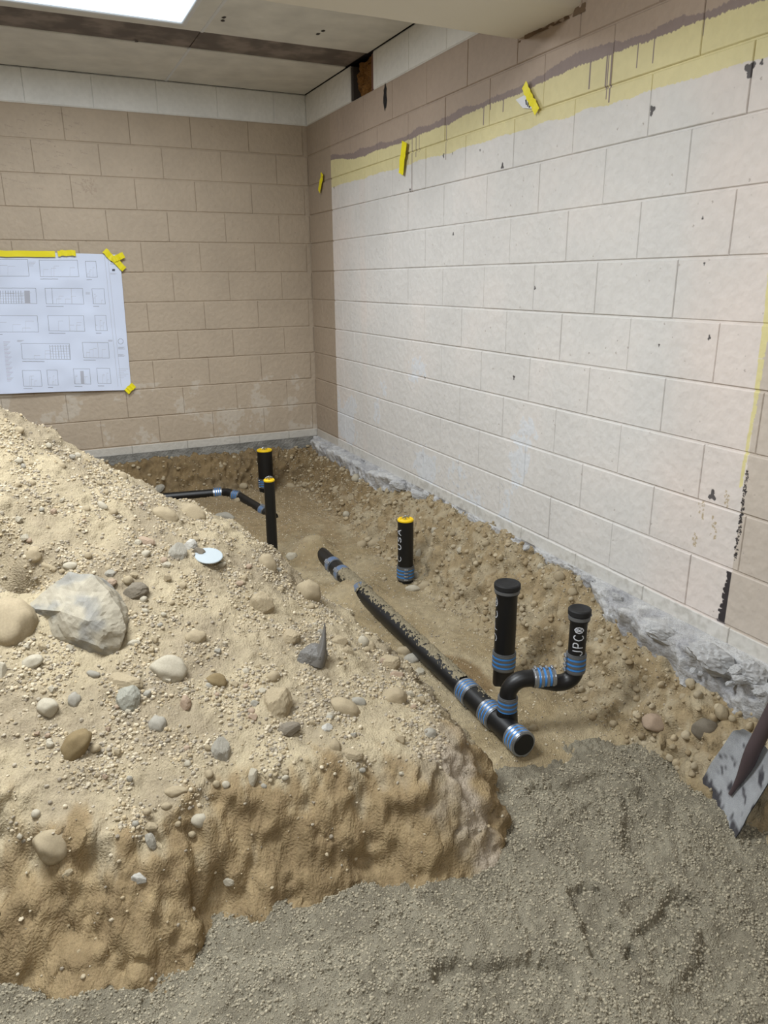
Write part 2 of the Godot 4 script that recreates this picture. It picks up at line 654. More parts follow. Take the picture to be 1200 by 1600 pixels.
	# brown scuffs
	for e in [[1095, 795, 5, 12], [1115, 825, 4, 14], [1085, 845, 3, 10], [1135, 780, 3, 10]]:
		var p := on_x(e[0], e[1], 0.0)
		for k in 14:
			blot(im, X.call(p.z) + rng.randi_range(-e[2], e[2]), Y.call(p.y) + rng.randi_range(-e[3], e[3]), rng.randf_range(0.8, 2.0), rgb(176, 160, 134), null)
	for k in 70:
		var z := rng.randf_range(1.4, 2.7)
		var y := rng.randf_range(0.0, 0.2)
		for s in rng.randi_range(4, 12):
			blot(im, X.call(z) + s, Y.call(y) + s / 2, 0.8, rgb(178, 178, 182), null)
	return [tex(im), tex(hgt)]

func blot(im: Image, x: int, y: int, r: float, c: Color, hgt: Image) -> void:
	var n := int(ceilf(r)) + 1
	var ph := float(x * 7 + y * 3)
	for dy in range(-n, n + 1):
		for dx in range(-n, n + 1):
			var a := atan2(dy, dx)
			if Vector2(dx, dy * 0.8).length() <= r * (0.8 + 0.3 * sin(a * 3.0 + ph)):
				var px := x + dx
				var py := y + dy
				if px >= 0 and py >= 0 and px < im.get_width() and py < im.get_height():
					im.set_pixel(px, py, c)
					if hgt != null:
						hgt.set_pixel(px, py, Color.BLACK)

func right_wall() -> void:
	var w := base("wall_right")
	structure(w, "block wall with pale painted panel, yellow band and grey paint runs", "wall")
	var t := paint_right()
	var m := mat(Color.WHITE, 0.62)
	m.albedo_texture = t[0]
	m.heightmap_enabled = true
	m.heightmap_texture = t[1]
	m.heightmap_scale = 0.28
	m.texture_repeat = false
	M.wall_right = m
	var uvf := func(p: Vector2) -> Vector2: return Vector2(p.x / 5.2, (2.45 - p.y) / 2.75)
	var gaps := func(c: int, a: float, b: float) -> Array:
		if c != 11:
			return [Vector2(a, b)]
		var r := []
		if a < 0.83:
			r.append(Vector2(a, minf(b, 0.83)))
		if b > 1.17:
			r.append(Vector2(maxf(a, 1.17), b))
		return r
	lay_blocks(w, Vector3.ZERO, Vector3(0, 0, 1), Vector3(-1, 0, 0), 8.0, 0.2105, 0.0035 + BLOCK, 4.8, m, M.plain_tan, uvf, gaps)
	# mortar behind the joints
	var st := begin()
	for seg in [[-0.06, 0.83], [0.83, 1.17], [1.17, 5.2]]:
		var top := CEIL if seg[0] != 0.83 else 2.2352
		quad(st, Vector3(0.0052, -0.07, seg[0]), Vector3(0.0052, -0.07, seg[1]), Vector3(0.0052, top, seg[1]), Vector3(0.0052, top, seg[0]), Vector3(-1, 0, 0), uvf.call(Vector2(seg[0], -0.07)), uvf.call(Vector2(seg[1], -0.07)), uvf.call(Vector2(seg[1], top)), uvf.call(Vector2(seg[0], top)))
	put("mortar", st.commit(), m, w)
	st = begin()
	add_box(st, Vector3(0.13, -0.35, 4.0), Vector3(0.24, 0.58, 8.0))
	put("footing", st.commit(), M.plain_tan, w)
	st = begin()
	add_box(st, Vector3(0.23, CEIL * 0.5, 4.0), Vector3(0.10, CEIL, 8.0))
	add_box(st, Vector3(0.10, CEIL * 0.5 - 0.15, 6.6), Vector3(0.18, CEIL - 0.31, 2.7))
	put("wall_core", st.commit(), M.plain_tan, w)
	# the pocket where an old partition was keyed in
	st = begin()
	add_box(st, Vector3(0.06, 2.335, 0.845), Vector3(0.11, 0.19, 0.03), Basis.IDENTITY, 0.004)
	put("pocket_board", st.commit(), M.dark_cavity, w)
	st = begin()
	add_box(st, Vector3(0.07, 2.336, 1.145), Vector3(0.12, 0.2, 0.045), Basis.IDENTITY, 0.006)
	put("pocket_brick", st.commit(), mat(rgb(116, 84, 72), 0.95), w)
	var n := FastNoiseLite.new(); n.seed = 4; n.frequency = 14.0; n.fractal_octaves = 4
	put("insulation", blob_sheet(Vector3(0.085, 2.24, 0.86), Vector3(0, 0, 0.262), Vector3(0, 0.195, 0), Vector3(-0.07, 0, 0), n, 18), M.insul, w)
	# gouge under the top course
	var g := on_x(602, 152, 0.0)
	put("gouge", rough_patch(g + Vector3(-0.001, 0, 0), Vector3(0, 0, 1), Vector3.UP, Vector3(-1, 0, 0), 0.026, 0.075, 31), mat(rgb(38, 36, 36), 1.0), w)

# an uneven sheet bulging along n
func blob_sheet(o: Vector3, u: Vector3, v: Vector3, n: Vector3, f: FastNoiseLite, k: int) -> ArrayMesh:
	var st := begin()
	st.set_smooth_group(0)
	var P := func(i: int, j: int) -> Vector3:
		var p := o + u * (float(i) / k) + v * (float(j) / k)
		return p + n * (0.5 + 0.9 * f.get_noise_3dv(p))
	for i in k:
		for j in k:
			for t in [[0, 0], [1, 0], [1, 1], [0, 0], [1, 1], [0, 1]]:
				st.add_vertex(P.call(i + t[0], j + t[1]))
	st.index()
	st.generate_normals()
	return st.commit()

# a lumpy raised or sunken spot with a ragged outline
func rough_patch(o: Vector3, u: Vector3, v: Vector3, n: Vector3, ru: float, rv: float, sd: int) -> ArrayMesh:
	var r := RandomNumberGenerator.new()
	r.seed = sd
	var st := begin()
	var ring := []
	for k in 18:
		var a := TAU * k / 18.0
		ring.append(o + u * cos(a) * ru * r.randf_range(0.6, 1.1) + v * sin(a) * rv * r.randf_range(0.75, 1.05))
	for k in 18:
		var c := o + n * r.randf_range(0.004, 0.007)
		tri(st, c, ring[k], ring[(k + 1) % 18], n)
	return st.commit()

func paint_back() -> Array:
	var W := 1024
	var H := 1024
	var xs := 2.6 / W
	var ys := 2.75 / H
	var n1 := FastNoiseLite.new(); n1.seed = 41; n1.frequency = 0.008; n1.fractal_octaves = 4
	var n2 := FastNoiseLite.new(); n2.seed = 42; n2.frequency = 0.06; n2.fractal_octaves = 3
	var big := n1.get_image(W, H); big.convert(Image.FORMAT_L8)
	var fin := n2.get_image(W, H); fin.convert(Image.FORMAT_L8)
	var bd := big.get_data()
	var fd := fin.get_data()
	var tan := rgb(178, 163, 144)
	var white := rgb(230, 231, 229)
	var dusty := rgb(196, 192, 184)
	var out := PackedByteArray()
	out.resize(W * H * 3)
	for j in H:
		var y := 2.45 - (j + 0.5) * ys
		for i in W:
			var at := j * W + i
			var b := bd[at] / 255.0 - 0.5
			var f := fd[at] / 255.0 - 0.5
			var c := tan
			if y > 2.2352:
				c = white
			elif y < 0.45:
				# whitish salts bloomed in blotches on the lowest courses
				var s := ss(0.10, 0.2, b + f * 0.35 + 0.06 - y * 0.3)
				c = tan.lerp(dusty, s * 0.4)
			if y < -0.004:
				c = rgb(190, 186, 178)
			var k := 1.0 + b * 0.05 + f * 0.04
			out[at * 3] = clampi(int(c.r * 255.0 * k), 0, 255)
			out[at * 3 + 1] = clampi(int(c.g * 255.0 * k), 0, 255)
			out[at * 3 + 2] = clampi(int(c.b * 255.0 * k), 0, 255)
	var im := Image.create_from_data(W, H, false, Image.FORMAT_RGB8, out)
	var hgt := Image.create_from_data(W, H, false, Image.FORMAT_L8, fd)
	# grey stain and scratches
	for k in 60:
		var p := on_z(138 + rng.randf_range(-11, 13), 290 + rng.randf_range(-12, 13), 0.0)
		blot(im, int((p.x + 2.6) / xs), int((2.45 - p.y) / ys), rng.randf_range(1.0, 3.0), rgb(166, 150, 132), null)
	for k in 70:
		var p := on_z(rng.randf_range(0, 130), rng.randf_range(170, 300), 0.0)
		for s in rng.randi_range(2, 9):
			blot(im, int((p.x + 2.6) / xs) + s * 2, int((2.45 - p.y) / ys) + s / 3, 0.8, rgb(150, 136, 122), null)
	for k in 40:
		blot(im, rng.randi_range(0, W - 1), rng.randi_range(80, H - 100), rng.randf_range(0.5, 1.3), rgb(128, 114, 100), hgt)
	return [tex(im), tex(hgt)]

func back_wall() -> void:
	var w := base("wall_back")
	structure(w, "tan painted block wall with white top course behind the trench", "wall")
	var t := paint_back()
	var m := mat(Color.WHITE, 0.68)
	m.albedo_texture = t[0]
	m.heightmap_enabled = true
	m.heightmap_texture = t[1]
	m.heightmap_scale = 0.25
	m.texture_repeat = false
	# u runs from the corner towards the far side, so the picture is read from its right end
	var uvf := func(p: Vector2) -> Vector2: return Vector2(1.0 - p.x / 2.6, (2.45 - p.y) / 2.75)
	var gaps := func(_c: int, a: float, b: float) -> Array: return [Vector2(a, b)]
	lay_blocks(w, Vector3.ZERO, Vector3(-1, 0, 0), Vector3(0, 0, 1), 6.0, 0.035 + BLOCK, 0.243, 2.35, m, M.plain_tan, uvf, gaps)
	var st := begin()
	quad(st, Vector3(0.06, -0.07, -0.0052), Vector3(-2.6, -0.07, -0.0052), Vector3(-2.6, CEIL, -0.0052), Vector3(0.06, CEIL, -0.0052), Vector3(0, 0, 1), uvf.call(Vector2(0.001, -0.07)), uvf.call(Vector2(2.6, -0.07)), uvf.call(Vector2(2.6, CEIL)), uvf.call(Vector2(0.001, CEIL)))
	put("mortar", st.commit(), m, w)
	st = begin()
	add_box(st, Vector3(-2.9, CEIL * 0.5, -0.13), Vector3(6.6, CEIL, 0.16))
	put("wall_core", st.commit(), M.plain_tan, w)
	# smooth grey foundation face under the blocks
	var pos := PackedVector3Array()
	var nor := PackedVector3Array()
	var col := PackedColorArray()
	var idx := PackedInt32Array()
	var n := FastNoiseLite.new(); n.seed = 8; n.frequency = 6.0; n.fractal_octaves = 4
	var nx := 300
	var ny := 20
	for i in nx + 1:
		for j in ny + 1:
			var x := -3.0 * i / nx
			var y := -0.062 - 0.4 * j / ny
			var v := n.get_noise_2d(x, y * 2.0)
			pos.append(Vector3(x, y, 0.010 + v * 0.006))
			nor.append(Vector3(0, 0, 1))
			col.append(lin(150, 148, 142).lerp(lin(186, 184, 178), clampf(v * 1.4 + 0.4, 0, 1)))
	for i in nx:
		for j in ny:
			var p := i * (ny + 1) + j
			idx.append_array(PackedInt32Array([p, p + 1, p + ny + 1, p + 1, p + ny + 2, p + ny + 1]))
	put("foundation", arrays_mesh(pos, nor, idx, PackedVector2Array(), col), M.concrete, w)

# two walls out of view, each one even tan paint from floor to ceiling
func plain_walls() -> void:
	var st := begin()
	add_box(st, Vector3(-6.05, 1.0, 4.0), Vector3(0.1, 3.2, 8.2))
	structure(put("wall_left", st.commit(), M.plain_tan), "plain tan painted wall facing the pale painted panel", "wall")
	st = begin()
	add_box(st, Vector3(-3.0, 1.0, 8.05), Vector3(6.2, 3.2, 0.1))
	structure(put("wall_front", st.commit(), M.plain_tan), "plain tan painted wall facing the drawing sheet", "wall")

# ------------------------------------------------------------------ ceiling
func make_ceiling() -> void:
	var c := base("ceiling")
	structure(c, "flat white board ceiling with a stained strip left by an old partition", "ceiling")
	var cols := [0.0, -0.985, -2.205, -3.425, -4.645, -6.0]
	var rows := [[0.0, 0.775], [1.105, 2.33], [2.33, 3.55], [3.55, 4.77], [4.77, 6.0], [6.0, 8.0]]
	for r in rows:
		for k in 5:
			var st := begin()
			var x0: float = cols[k + 1] + 0.004
			var x1: float = cols[k] - 0.004
			add_box(st, Vector3((x0 + x1) * 0.5, CEIL + 0.02, (r[0] + r[1]) * 0.5), Vector3(x1 - x0, 0.04, r[1] - r[0] - 0.008), Basis.IDENTITY, 0.004)
			put("panel", st.commit(), M.ceil, c)
	for k in 5:
		var st := begin()
		add_box(st, Vector3((cols[k] + cols[k + 1]) * 0.5, CEIL + 0.028, 0.94), Vector3(cols[k] - cols[k + 1] - 0.006, 0.04, 0.34))
		put("stained_strip", st.commit(), M.strip, c)
	var st2 := begin()
	add_box(st2, Vector3(-2.95, CEIL + 0.09, 4.0), Vector3(6.6, 0.08, 8.5))
	put("deck", st2.commit(), M.dark_cavity, c)
	# thin seam bead between the panels
	for z in [[0.0, 0.775], [1.105, 2.6]]:
		st2 = begin()
		add_box(st2, Vector3(-0.985, CEIL + 0.004, (z[0] + z[1]) * 0.5), Vector3(0.02, 0.012, z[1] - z[0]), Basis.IDENTITY, 0.003)
		put("seam_bead", st2.commit(), M.frame, c)
	# flaked paint
	for e in [[350, 27, 4], [213, 64, 3], [505, 48, 3], [497, 53, 3], [348, 32, 3]]:
		var p := on_y(e[0], e[1], CEIL)
		put("paint_flake", rough_patch(p - Vector3(0, 0.001, 0), Vector3.RIGHT, Vector3.BACK, Vector3.DOWN, 0.012, 0.02, e[0]), M.dark_cavity, c)
	# boxed-in beam across the room
	var b := base("ceiling_beam")
	structure(b, "white boxed beam with rounded edges running into the block wall", "beam")
	var prof := PackedVector2Array()
	var r := 0.06
	var z0 := 2.605
	var z1 := 3.06
	var y0 := 2.128
	prof.append(Vector2(z0 - 0.012, CEIL))
	for k in 9:
		var a := PI + PI * 0.5 * k / 8.0
		prof.append(Vector2(z0 + r + cos(a) * r, y0 + r + sin(a) * r))
	for k in 9:
		var a := PI * 1.5 + PI * 0.5 * k / 8.0
		prof.append(Vector2(z1 - r + cos(a) * r, y0 + r + sin(a) * r))
	prof.append(Vector2(z1 + 0.012, CEIL))
	var pos := PackedVector3Array()
	var nor := PackedVector3Array()
	var idx := PackedInt32Array()
	var n := FastNoiseLite.new(); n.seed = 12; n.frequency = 1.5
	var nx := 120
	var np := prof.size()
	for i in nx + 1:
		var x := -6.0 * i / nx
		for k in np:
			var t := prof[mini(k + 1, np - 1)] - prof[maxi(k - 1, 0)]
			var nn := Vector3(0, -t.x, t.y).normalized()
			var q := prof[k]
			pos.append(Vector3(x, q.y, q.x) + nn * 0.004 * n.get_noise_2d(x, k * 0.2))
			nor.append(nn)
	for i in nx:
		for k in np - 1:
			var p := i * np + k
			idx.append_array(PackedInt32Array([p, p + 1, p + np, p + 1, p + np + 1, p + np]))
	put("casing", arrays_mesh(pos, nor, idx), M.beam, b)
	# crumbling fill where the beam enters the wall
	var f := FastNoiseLite.new(); f.seed = 14; f.frequency = 22.0; f.fractal_octaves = 3
	put("joint_fill", blob_sheet(Vector3(0.004, y0 - 0.014, z0 + 0.05), Vector3(0, 0, z1 - z0 - 0.03), Vector3(0, 0.03, 0), Vector3(-0.014, 0, 0), f, 26), mat(rgb(112, 92, 72), 1.0), b)

# ------------------------------------------------------------------ ground
var top_pts := [
	# x, z, y of the pile's upper surface
	[-2.12, 2.37, 0.74], [-1.98, 2.50, 0.585], [-1.775, 2.66, 0.415], [-1.56, 2.78, 0.285], [-1.38, 2.86, 0.19], [-1.235, 2.80, 0.065],
	[-1.085, 2.93, -0.105], [-0.965, 3.04, -0.185], [-0.92, 3.42, -0.215], [-0.895, 3.68, -0.24], [-0.93, 3.98, -0.215],
	[-2.5, 2.3, 0.86], [-3.0, 2.3, 0.92], [-3.5, 2.3, 0.92],
	[-2.29, 3.95, -0.15], [-2.6, 3.95, -0.10], [-3.2, 3.9, 0.0], [-2.01, 4.03, -0.185], [-1.77, 4.02, -0.2], [-1.53, 4.02, -0.17], [-1.30, 4.03, -0.18], [-1.06, 4.08, -0.225], [-0.97, 4.08, -0.25],
	[-2.2, 3.2, 0.28], [-1.8, 3.4, 0.10], [-1.5, 3.5, -0.01], [-1.2, 3.5, -0.10],
	[-2.1, 1.75, 0.35], [-1.6, 2.0, 0.12], [-1.3, 2.15, -0.10], [-1.1, 2.35, -0.18], [-1.05, 2.0, -0.33], [-2.6, 1.5, 0.35], [-3.4, 1.5, 0.4], [-1.5, 1.5, -0.2],
]
var foot := [[-3.7, 4.07], [-2.6, 4.07], [-2.333, 4.065], [-2.059, 4.188], [-1.929, 4.214], [-1.827, 4.144], [-1.73, 4.126], [-1.454, 4.166], [-1.234, 4.237], [-1.068, 4.24], [-0.921, 4.141], [-0.828, 3.99], [-0.8, 3.78], [-0.785, 3.48], [-0.8, 3.17], [-0.825, 2.67], [-0.89, 2.33], [-1.02, 1.9], [-1.5, 1.45], [-2.2, 1.15], [-3.7, 1.0]]
var tps_w := []
var tps_a := [0.0, 0.0, 0.0]
const GX0 := -3.3
const GZ0 := 1.0
const GS := 0.03
const GNX := 90
const GNZ := 118
var g_top := PackedFloat32Array()
var g_dist := PackedFloat32Array()
var prints := []

func solve_tps() -> void:
	var n := top_pts.size()
	var N := n + 3
	var A := []
	for i in N:
		var row := PackedFloat64Array()
		row.resize(N + 1)
		A.append(row)
	for i in n:
		for j in n:
			var r2: float = pow(top_pts[i][0] - top_pts[j][0], 2) + pow(top_pts[i][1] - top_pts[j][1], 2)
			A[i][j] = 0.5 * r2 * log(r2) if r2 > 1e-12 else 0.002
		A[i][n] = 1.0
		A[i][n + 1] = top_pts[i][0]
		A[i][n + 2] = top_pts[i][1]
		A[i][N] = top_pts[i][2]
		A[n][i] = 1.0
		A[n + 1][i] = top_pts[i][0]
		A[n + 2][i] = top_pts[i][1]
	for c in N:
		var p := c
		for r in range(c, N):
			if absf(A[r][c]) > absf(A[p][c]):
				p = r
		var t = A[c]
		A[c] = A[p]
		A[p] = t
		for r in range(c + 1, N):
			var f: float = A[r][c] / A[c][c]
			if f == 0.0:
				continue
			for k in range(c, N + 1):
				A[r][k] -= f * A[c][k]
	var x := PackedFloat64Array()
	x.resize(N)
	for c in range(N - 1, -1, -1):
		var s: float = A[c][N]
		for k in range(c + 1, N):
			s -= A[c][k] * x[k]
		x[c] = s / A[c][c]
	g_top.resize(GNX * GNZ)
	g_dist.resize(GNX * GNZ)
	var poly := PackedVector2Array()
	for f in foot:
		poly.append(Vector2(f[0], f[1]))
	for j in GNZ:
		for i in GNX:
			var px := GX0 + i * GS
			var pz := GZ0 + j * GS
			var v := x[n] + x[n + 1] * px + x[n + 2] * pz
			for k in n:
				var r2: float = pow(top_pts[k][0] - px, 2) + pow(top_pts[k][1] - pz, 2)
				if r2 > 1e-12:
					v += x[k] * 0.5 * r2 * log(r2)
			g_top[j * GNX + i] = v
			var p := Vector2(px, pz)
			var dm := 9.0
			for k in poly.size():
				var q := Geometry2D.get_closest_point_to_segment(p, poly[k], poly[(k + 1) % poly.size()])
				dm = minf(dm, p.distance_to(q))
			g_dist[j * GNX + i] = dm if Geometry2D.is_point_in_polygon(p, poly) else -dm

func look(g: PackedFloat32Array, x: float, z: float) -> float:
	var fx := clampf((x - GX0) / GS, 0.0, GNX - 1.001)
	var fz := clampf((z - GZ0) / GS, 0.0, GNZ - 1.001)
	var i := int(fx)
	var j := int(fz)
	fx -= i
	fz -= j
	var k := j * GNX + i
	return lerpf(lerpf(g[k], g[k + 1], fx), lerpf(g[k + GNX], g[k + GNX + 1], fx), fz)

func smin(a: float, b: float, k: float) -> float:
	var h := clampf(0.5 + 0.5 * (b - a) / k, 0.0, 1.0)
	return lerpf(b, a, h) - k * h * (1.0 - h)

func pile_h(x: float, z: float) -> float:
	var d: float = look(g_dist, x, z) + 0.02 * nz.edge.get_noise_2d(x, z)
	var slope := lerpf(0.9, 1.55, ss(2.4, 3.2, z))
	var face: float = -0.485 + slope * d
	var t := look(g_top, x, z)
	# washed-out hollow under a crust on the slope, and the notch in the front face
	var hz := z - 3.12 - 0.3 * (x + 2.2)
	t -= 0.17 * exp(-(pow((x + 2.22) / 0.11, 2) + pow(hz / (0.03 if hz < 0.0 else 0.085), 2)))
	face -= 0.10 * exp(-(pow((x + 1.80) / 0.07, 2) + pow((z - 4.10) / 0.1, 2)))
	return smin(t, face, 0.045)

func floor_h(x: float, z: float) -> float:
	var y: float = -0.378 - 0.05 * ss(0.8, 2.2, z) - 0.09 * ss(3.82, 4.1, z)
	y += 0.014 * nz.soft.get_noise_2d(x, z)
	# soil heaped over the middle of the pipe
	y += 0.075 * exp(-(pow((x + 0.68) / 0.13, 2) + pow((z - 2.36) / 0.15, 2)))
	y += 0.10 * exp(-(pow((x + 0.66) / 0.12, 2) + pow((z - 1.68) / 0.13, 2)))
	# shallow bowl of dug soil beside the capped riser
	y -= 0.02 * exp(-(pow((x + 0.55) / 0.1, 2) + pow((z - 3.35) / 0.12, 2)))
	# bank below the right wall
	var e: float = nz.edge.get_noise_2d(z * 0.4, 3.0)
	var xf: float = -0.31 + 0.05 * e - 0.06 * ss(3.7, 4.3, z)
	var ytop: float = lerpf(-0.17, -0.085, ss(1.5, 1.9, z) * (1.0 - ss(3.2, 3.6, z))) - 0.03 * ss(3.7, 4.1, z) + 0.02 * nz.edge.get_noise_2d(z * 0.8, 9.0)
	var t := ss(0.0, 1.0, (x - xf) / (-0.035 - xf))
	y = lerpf(y, ytop, t)
	# small cavity in the bank
	y -= 0.07 * exp(-(pow((x + 0.215) / 0.022, 2) + pow((z - 4.06) / 0.03, 2)))
	# bank below the back wall
	var zf: float = 0.27 + 0.05 * nz.edge.get_noise_2d(x * 0.5, 17.0)
	var tb := ss(0.0, 1.0, (zf - z) / (zf - 0.03))
	y = maxf(y, lerpf(y, -0.125 - 0.02 * ss(-1.2, -0.2, x) + 0.015 * nz.edge.get_noise_2d(x, 27.0), tb))
	return y

func sand_h(x: float, z: float) -> float:
	var y: float = -0.452 + 0.012 * nz.soft.get_noise_2d(x + 5.0, z) + 0.022 * nz.patch2.get_noise_2d(x * 0.6, z * 0.6 + 9.0)
	y -= 0.35 * maxf(0.0, 3.86 + 0.04 * nz.edge.get_noise_2d(x, z) - z)
	y -= 0.25 * maxf(0.0, x + 0.26)
	for f in prints:
		var p := Vector2(x, z)
		var a: Vector2 = f[0]
		var b: Vector2 = f[1]
		if absf(x - (a.x + b.x) * 0.5) > 0.28 or absf(z - (a.y + b.y) * 0.5) > 0.28:
			continue
		var q := Geometry2D.get_closest_point_to_segment(p, a, b)
		var along := a.distance_to(q) / a.distance_to(b)
		# sole: broad ball, narrow waist, round heel
		var w: float = 0.055 - 0.010 * exp(-pow((along - 0.38) / 0.16, 2)) + 0.006 * ss(0.5, 0.8, along)
		var d := p.distance_to(q) - w
		var depth: float = f[2]
		y -= depth * (1.0 - ss(-0.006, 0.003, d + 0.004 * nz.mid.get_noise_2d(x, z)))
		y += depth * 0.30 * exp(-pow((d - 0.018) / 0.014, 2))
	return y

# a grid of ground: height, then roughness along the normal
func terrain(x0: float, x1: float, z0: float, z1: float, step: float, hf: Callable, df: Callable, cf: Callable, keep: Callable) -> Dictionary:
	var nx := int((x1 - x0) / step) + 1
	var nzz := int((z1 - z0) / step) + 1
	var pos := PackedVector3Array()
	pos.resize(nx * nzz)
	for j in nzz:
		for i in nx:
			var x := x0 + i * step
			var z := z0 + j * step
			pos[j * nx + i] = Vector3(x, hf.call(x, z), z)
	var nor := grid_normals(pos, nx, nzz)
	var out := PackedVector3Array()
	out.resize(pos.size())
	for k in pos.size():
		out[k] = pos[k] + nor[k] * df.call(pos[k], nor[k])
	nor = grid_normals(out, nx, nzz)
	var col := PackedColorArray()
	col.resize(out.size())
	for k in out.size():
		col[k] = cf.call(out[k], nor[k])
	var idx := PackedInt32Array()
	var ok := PackedByteArray()
	ok.resize(out.size())
	for k in out.size():
		ok[k] = 1 if keep.call(out[k]) else 0
	for j in nzz - 1:
		for i in nx - 1:
			var p := j * nx + i
			if ok[p] + ok[p + 1] + ok[p + nx] + ok[p + nx + 1] == 0:
				continue
			idx.append(p); idx.append(p + 1); idx.append(p + nx)
			idx.append(p + 1); idx.append(p + nx + 1); idx.append(p + nx)
	return {"mesh": arrays_mesh(out, nor, idx, PackedVector2Array(), col), "pos": out, "nor": nor, "ok": ok}

func grid_normals(pos: PackedVector3Array, nx: int, nzz: int) -> PackedVector3Array:
	var nor := PackedVector3Array()
	nor.resize(pos.size())
	for j in nzz:
		var ja := maxi(j - 1, 0) * nx
		var jb := mini(j + 1, nzz - 1) * nx
		for i in nx:
			var dx := pos[j * nx + mini(i + 1, nx - 1)] - pos[j * nx + maxi(i - 1, 0)]
			var dz := pos[jb + i] - pos[ja + i]
			nor[j * nx + i] = dz.cross(dx).normalized()
	return nor

var T_pile := {}
var T_floor := {}
var T_sand := {}

func ground() -> void:
	solve_tps()
	for e in [[712, 1532, 858, 1530, 0.024], [920, 1408, 960, 1490, 0.024], [1072, 1415, 1015, 1495, 0.022], [850, 1245, 950, 1228, 0.018], [1000, 1255, 1005, 1325, 0.017], [960, 1250, 880, 1330, 0.008], [1130, 1480, 1090, 1580, 0.012], [620, 1460, 540, 1500, 0.007]]:
		var a := on_y(e[0], e[1], -0.455)
		var b := on_y(e[2], e[3], -0.455)
		prints.append([Vector2(a.x, a.z), Vector2(b.x, b.z), e[4]])
	var pale := lin(209, 193, 161)
	var pale2 := lin(182, 167, 141)
	var damp := lin(188, 165, 127)
	var damp2 := lin(166, 144, 110)
	var pinky := lin(212, 197, 178)
	# --- pile
	T_pile = terrain(-3.28, -0.72, 1.06, 4.36, 0.0074, pile_h,
		func(p: Vector3, n: Vector3) -> float:
			var steep := 1.0 - ss(0.6, 0.85, n.y)
			var r: float = nz.lump.get_noise_3dv(p)
			var d: float = 0.018 * r + 0.008 * nz.mid.get_noise_3dv(p) + 0.0035 * nz.fine.get_noise_3dv(p)
			if steep > 0.02:
				d += steep * (0.034 * r + 0.012 * nz.mid.get_noise_3dv(p * 0.6) - 0.010 * nz.clod.get_noise_3dv(p * 0.6))
			d += 0.004 * nz.crumb.get_noise_3dv(p)
			return d,
		func(p: Vector3, n: Vector3) -> Color:
			var d := look(g_dist, p.x, p.z)
			var a: float = nz.patch2.get_noise_3dv(p)
			var b: float = nz.patch.get_noise_3dv(p)
			var c := pale.lerp(pale2, clampf(0.5 + b * 1.6, 0, 1))
			# freshly cut, still moist subsoil along the foot, with tongues of dry dust run over it
			var streak: float = nz.edge.get_noise_2d(p.x * 1.6, p.z * 0.3)
			var wet := ss(-0.05, 0.05, 0.21 - d + a * 0.10 + streak * 0.12) * ss(3.7, 3.95, p.z)
			wet *= 1.0 - 0.85 * ss(-0.02, 0.10, 0.10 - absf(p.x + 1.12) + a * 0.12)
			var w := damp.lerp(damp2, clampf(0.5 + a * 1.4, 0, 1))
			c = c.lerp(w, wet)
			c = c.lerp(pinky, ss(0.0, 0.1, 0.10 - absf(p.x + 1.08) + a * 0.1) * ss(3.85, 4.05, p.z) * 0.8)
			return c * (0.94 + 0.12 * nz.mid.get_noise_3dv(p)),
		func(p: Vector3) -> bool: return p.y > maxf(floor_h(p.x, p.z), -0.46 if p.z > 3.9 else -1.0) - 0.05)
	tag(put("dirt_pile", T_pile.mesh, M.soil), "large heap of loose sandy soil with stones, moist brown at its cut foot", "dirt pile")
	# --- trench floor and banks
	T_floor = terrain(-2.6, 0.012, -0.0, 4.9, 0.0095, floor_h,
		func(p: Vector3, n: Vector3) -> float:
			var bank := ss(-0.36, -0.24, p.x) + ss(0.33, 0.2, p.z)
			bank = clampf(bank, 0.0, 1.0)
			var r: float = nz.mid.get_noise_3dv(p)
			var d: float = 0.010 * nz.lump.get_noise_3dv(p) + 0.005 * r + 0.003 * nz.fine.get_noise_3dv(p)
			if bank > 0.01:
				d += bank * (0.034 * nz.lump.get_noise_3dv(p * 1.6) + 0.026 * r + 0.05 * (-0.15 - nz.clod.get_noise_3dv(p * 0.8) * 0.5))
			return d,
		func(p: Vector3, n: Vector3) -> Color:
			var a: float = nz.patch2.get_noise_3dv(p)
			var b: float = nz.patch.get_noise_3dv(p + Vector3(3, 0, 1))
			var c := lin(198, 181, 148).lerp(lin(180, 161, 126), clampf(0.5 + b * 1.8, 0, 1))
			c = c.lerp(lin(172, 150, 116), (1.0 - ss(1.0, 1.9, p.z + a * 0.9)) * 0.75)
			var bank := clampf(ss(-0.36, -0.22, p.x + a * 0.06) + ss(0.36, 0.2, p.z + a * 0.06), 0, 1)
			c = c.lerp(lin(182, 161, 126).lerp(lin(202, 186, 156), ss(-0.1, 0.2, a)), bank * 0.8)
			c = c.lerp(lin(156, 133, 98).lerp(lin(138, 116, 84), ss(-0.2, 0.2, a)), bank * (1.0 - ss(0.9, 1.5, p.z + a * 0.5)) * 0.85)
			# soil turned up moist beside the capped riser
			var m := exp(-(pow((p.x + 0.60) / 0.11, 2) + pow((p.z - 3.30) / 0.17, 2)))
			c = c.lerp(lin(150, 126, 92), ss(0.3, 0.5, m + a * 0.15) * 0.9)
			return c * (0.94 + 0.14 * nz.mid.get_noise_3dv(p)),
		func(p: Vector3) -> bool: return p.x > -1.7 or p.z > 3.9)
	var fl := base("floor")
	structure(fl, "brown earth trench floor and rough banks below the block walls", "floor")
	put("trench_earth", T_floor.mesh, M.soil, fl)
	var st := begin()
	add_box(st, Vector3(-3.0, -0.62, 4.0), Vector3(6.4, 0.1, 8.4))
	put("subsoil", st.commit(), mat(rgb(128, 106, 74), 1.0), fl)
	st = begin()
	add_box(st, Vector3(-4.5, -0.3, 3.0), Vector3(3.1, 0.56, 6.2))
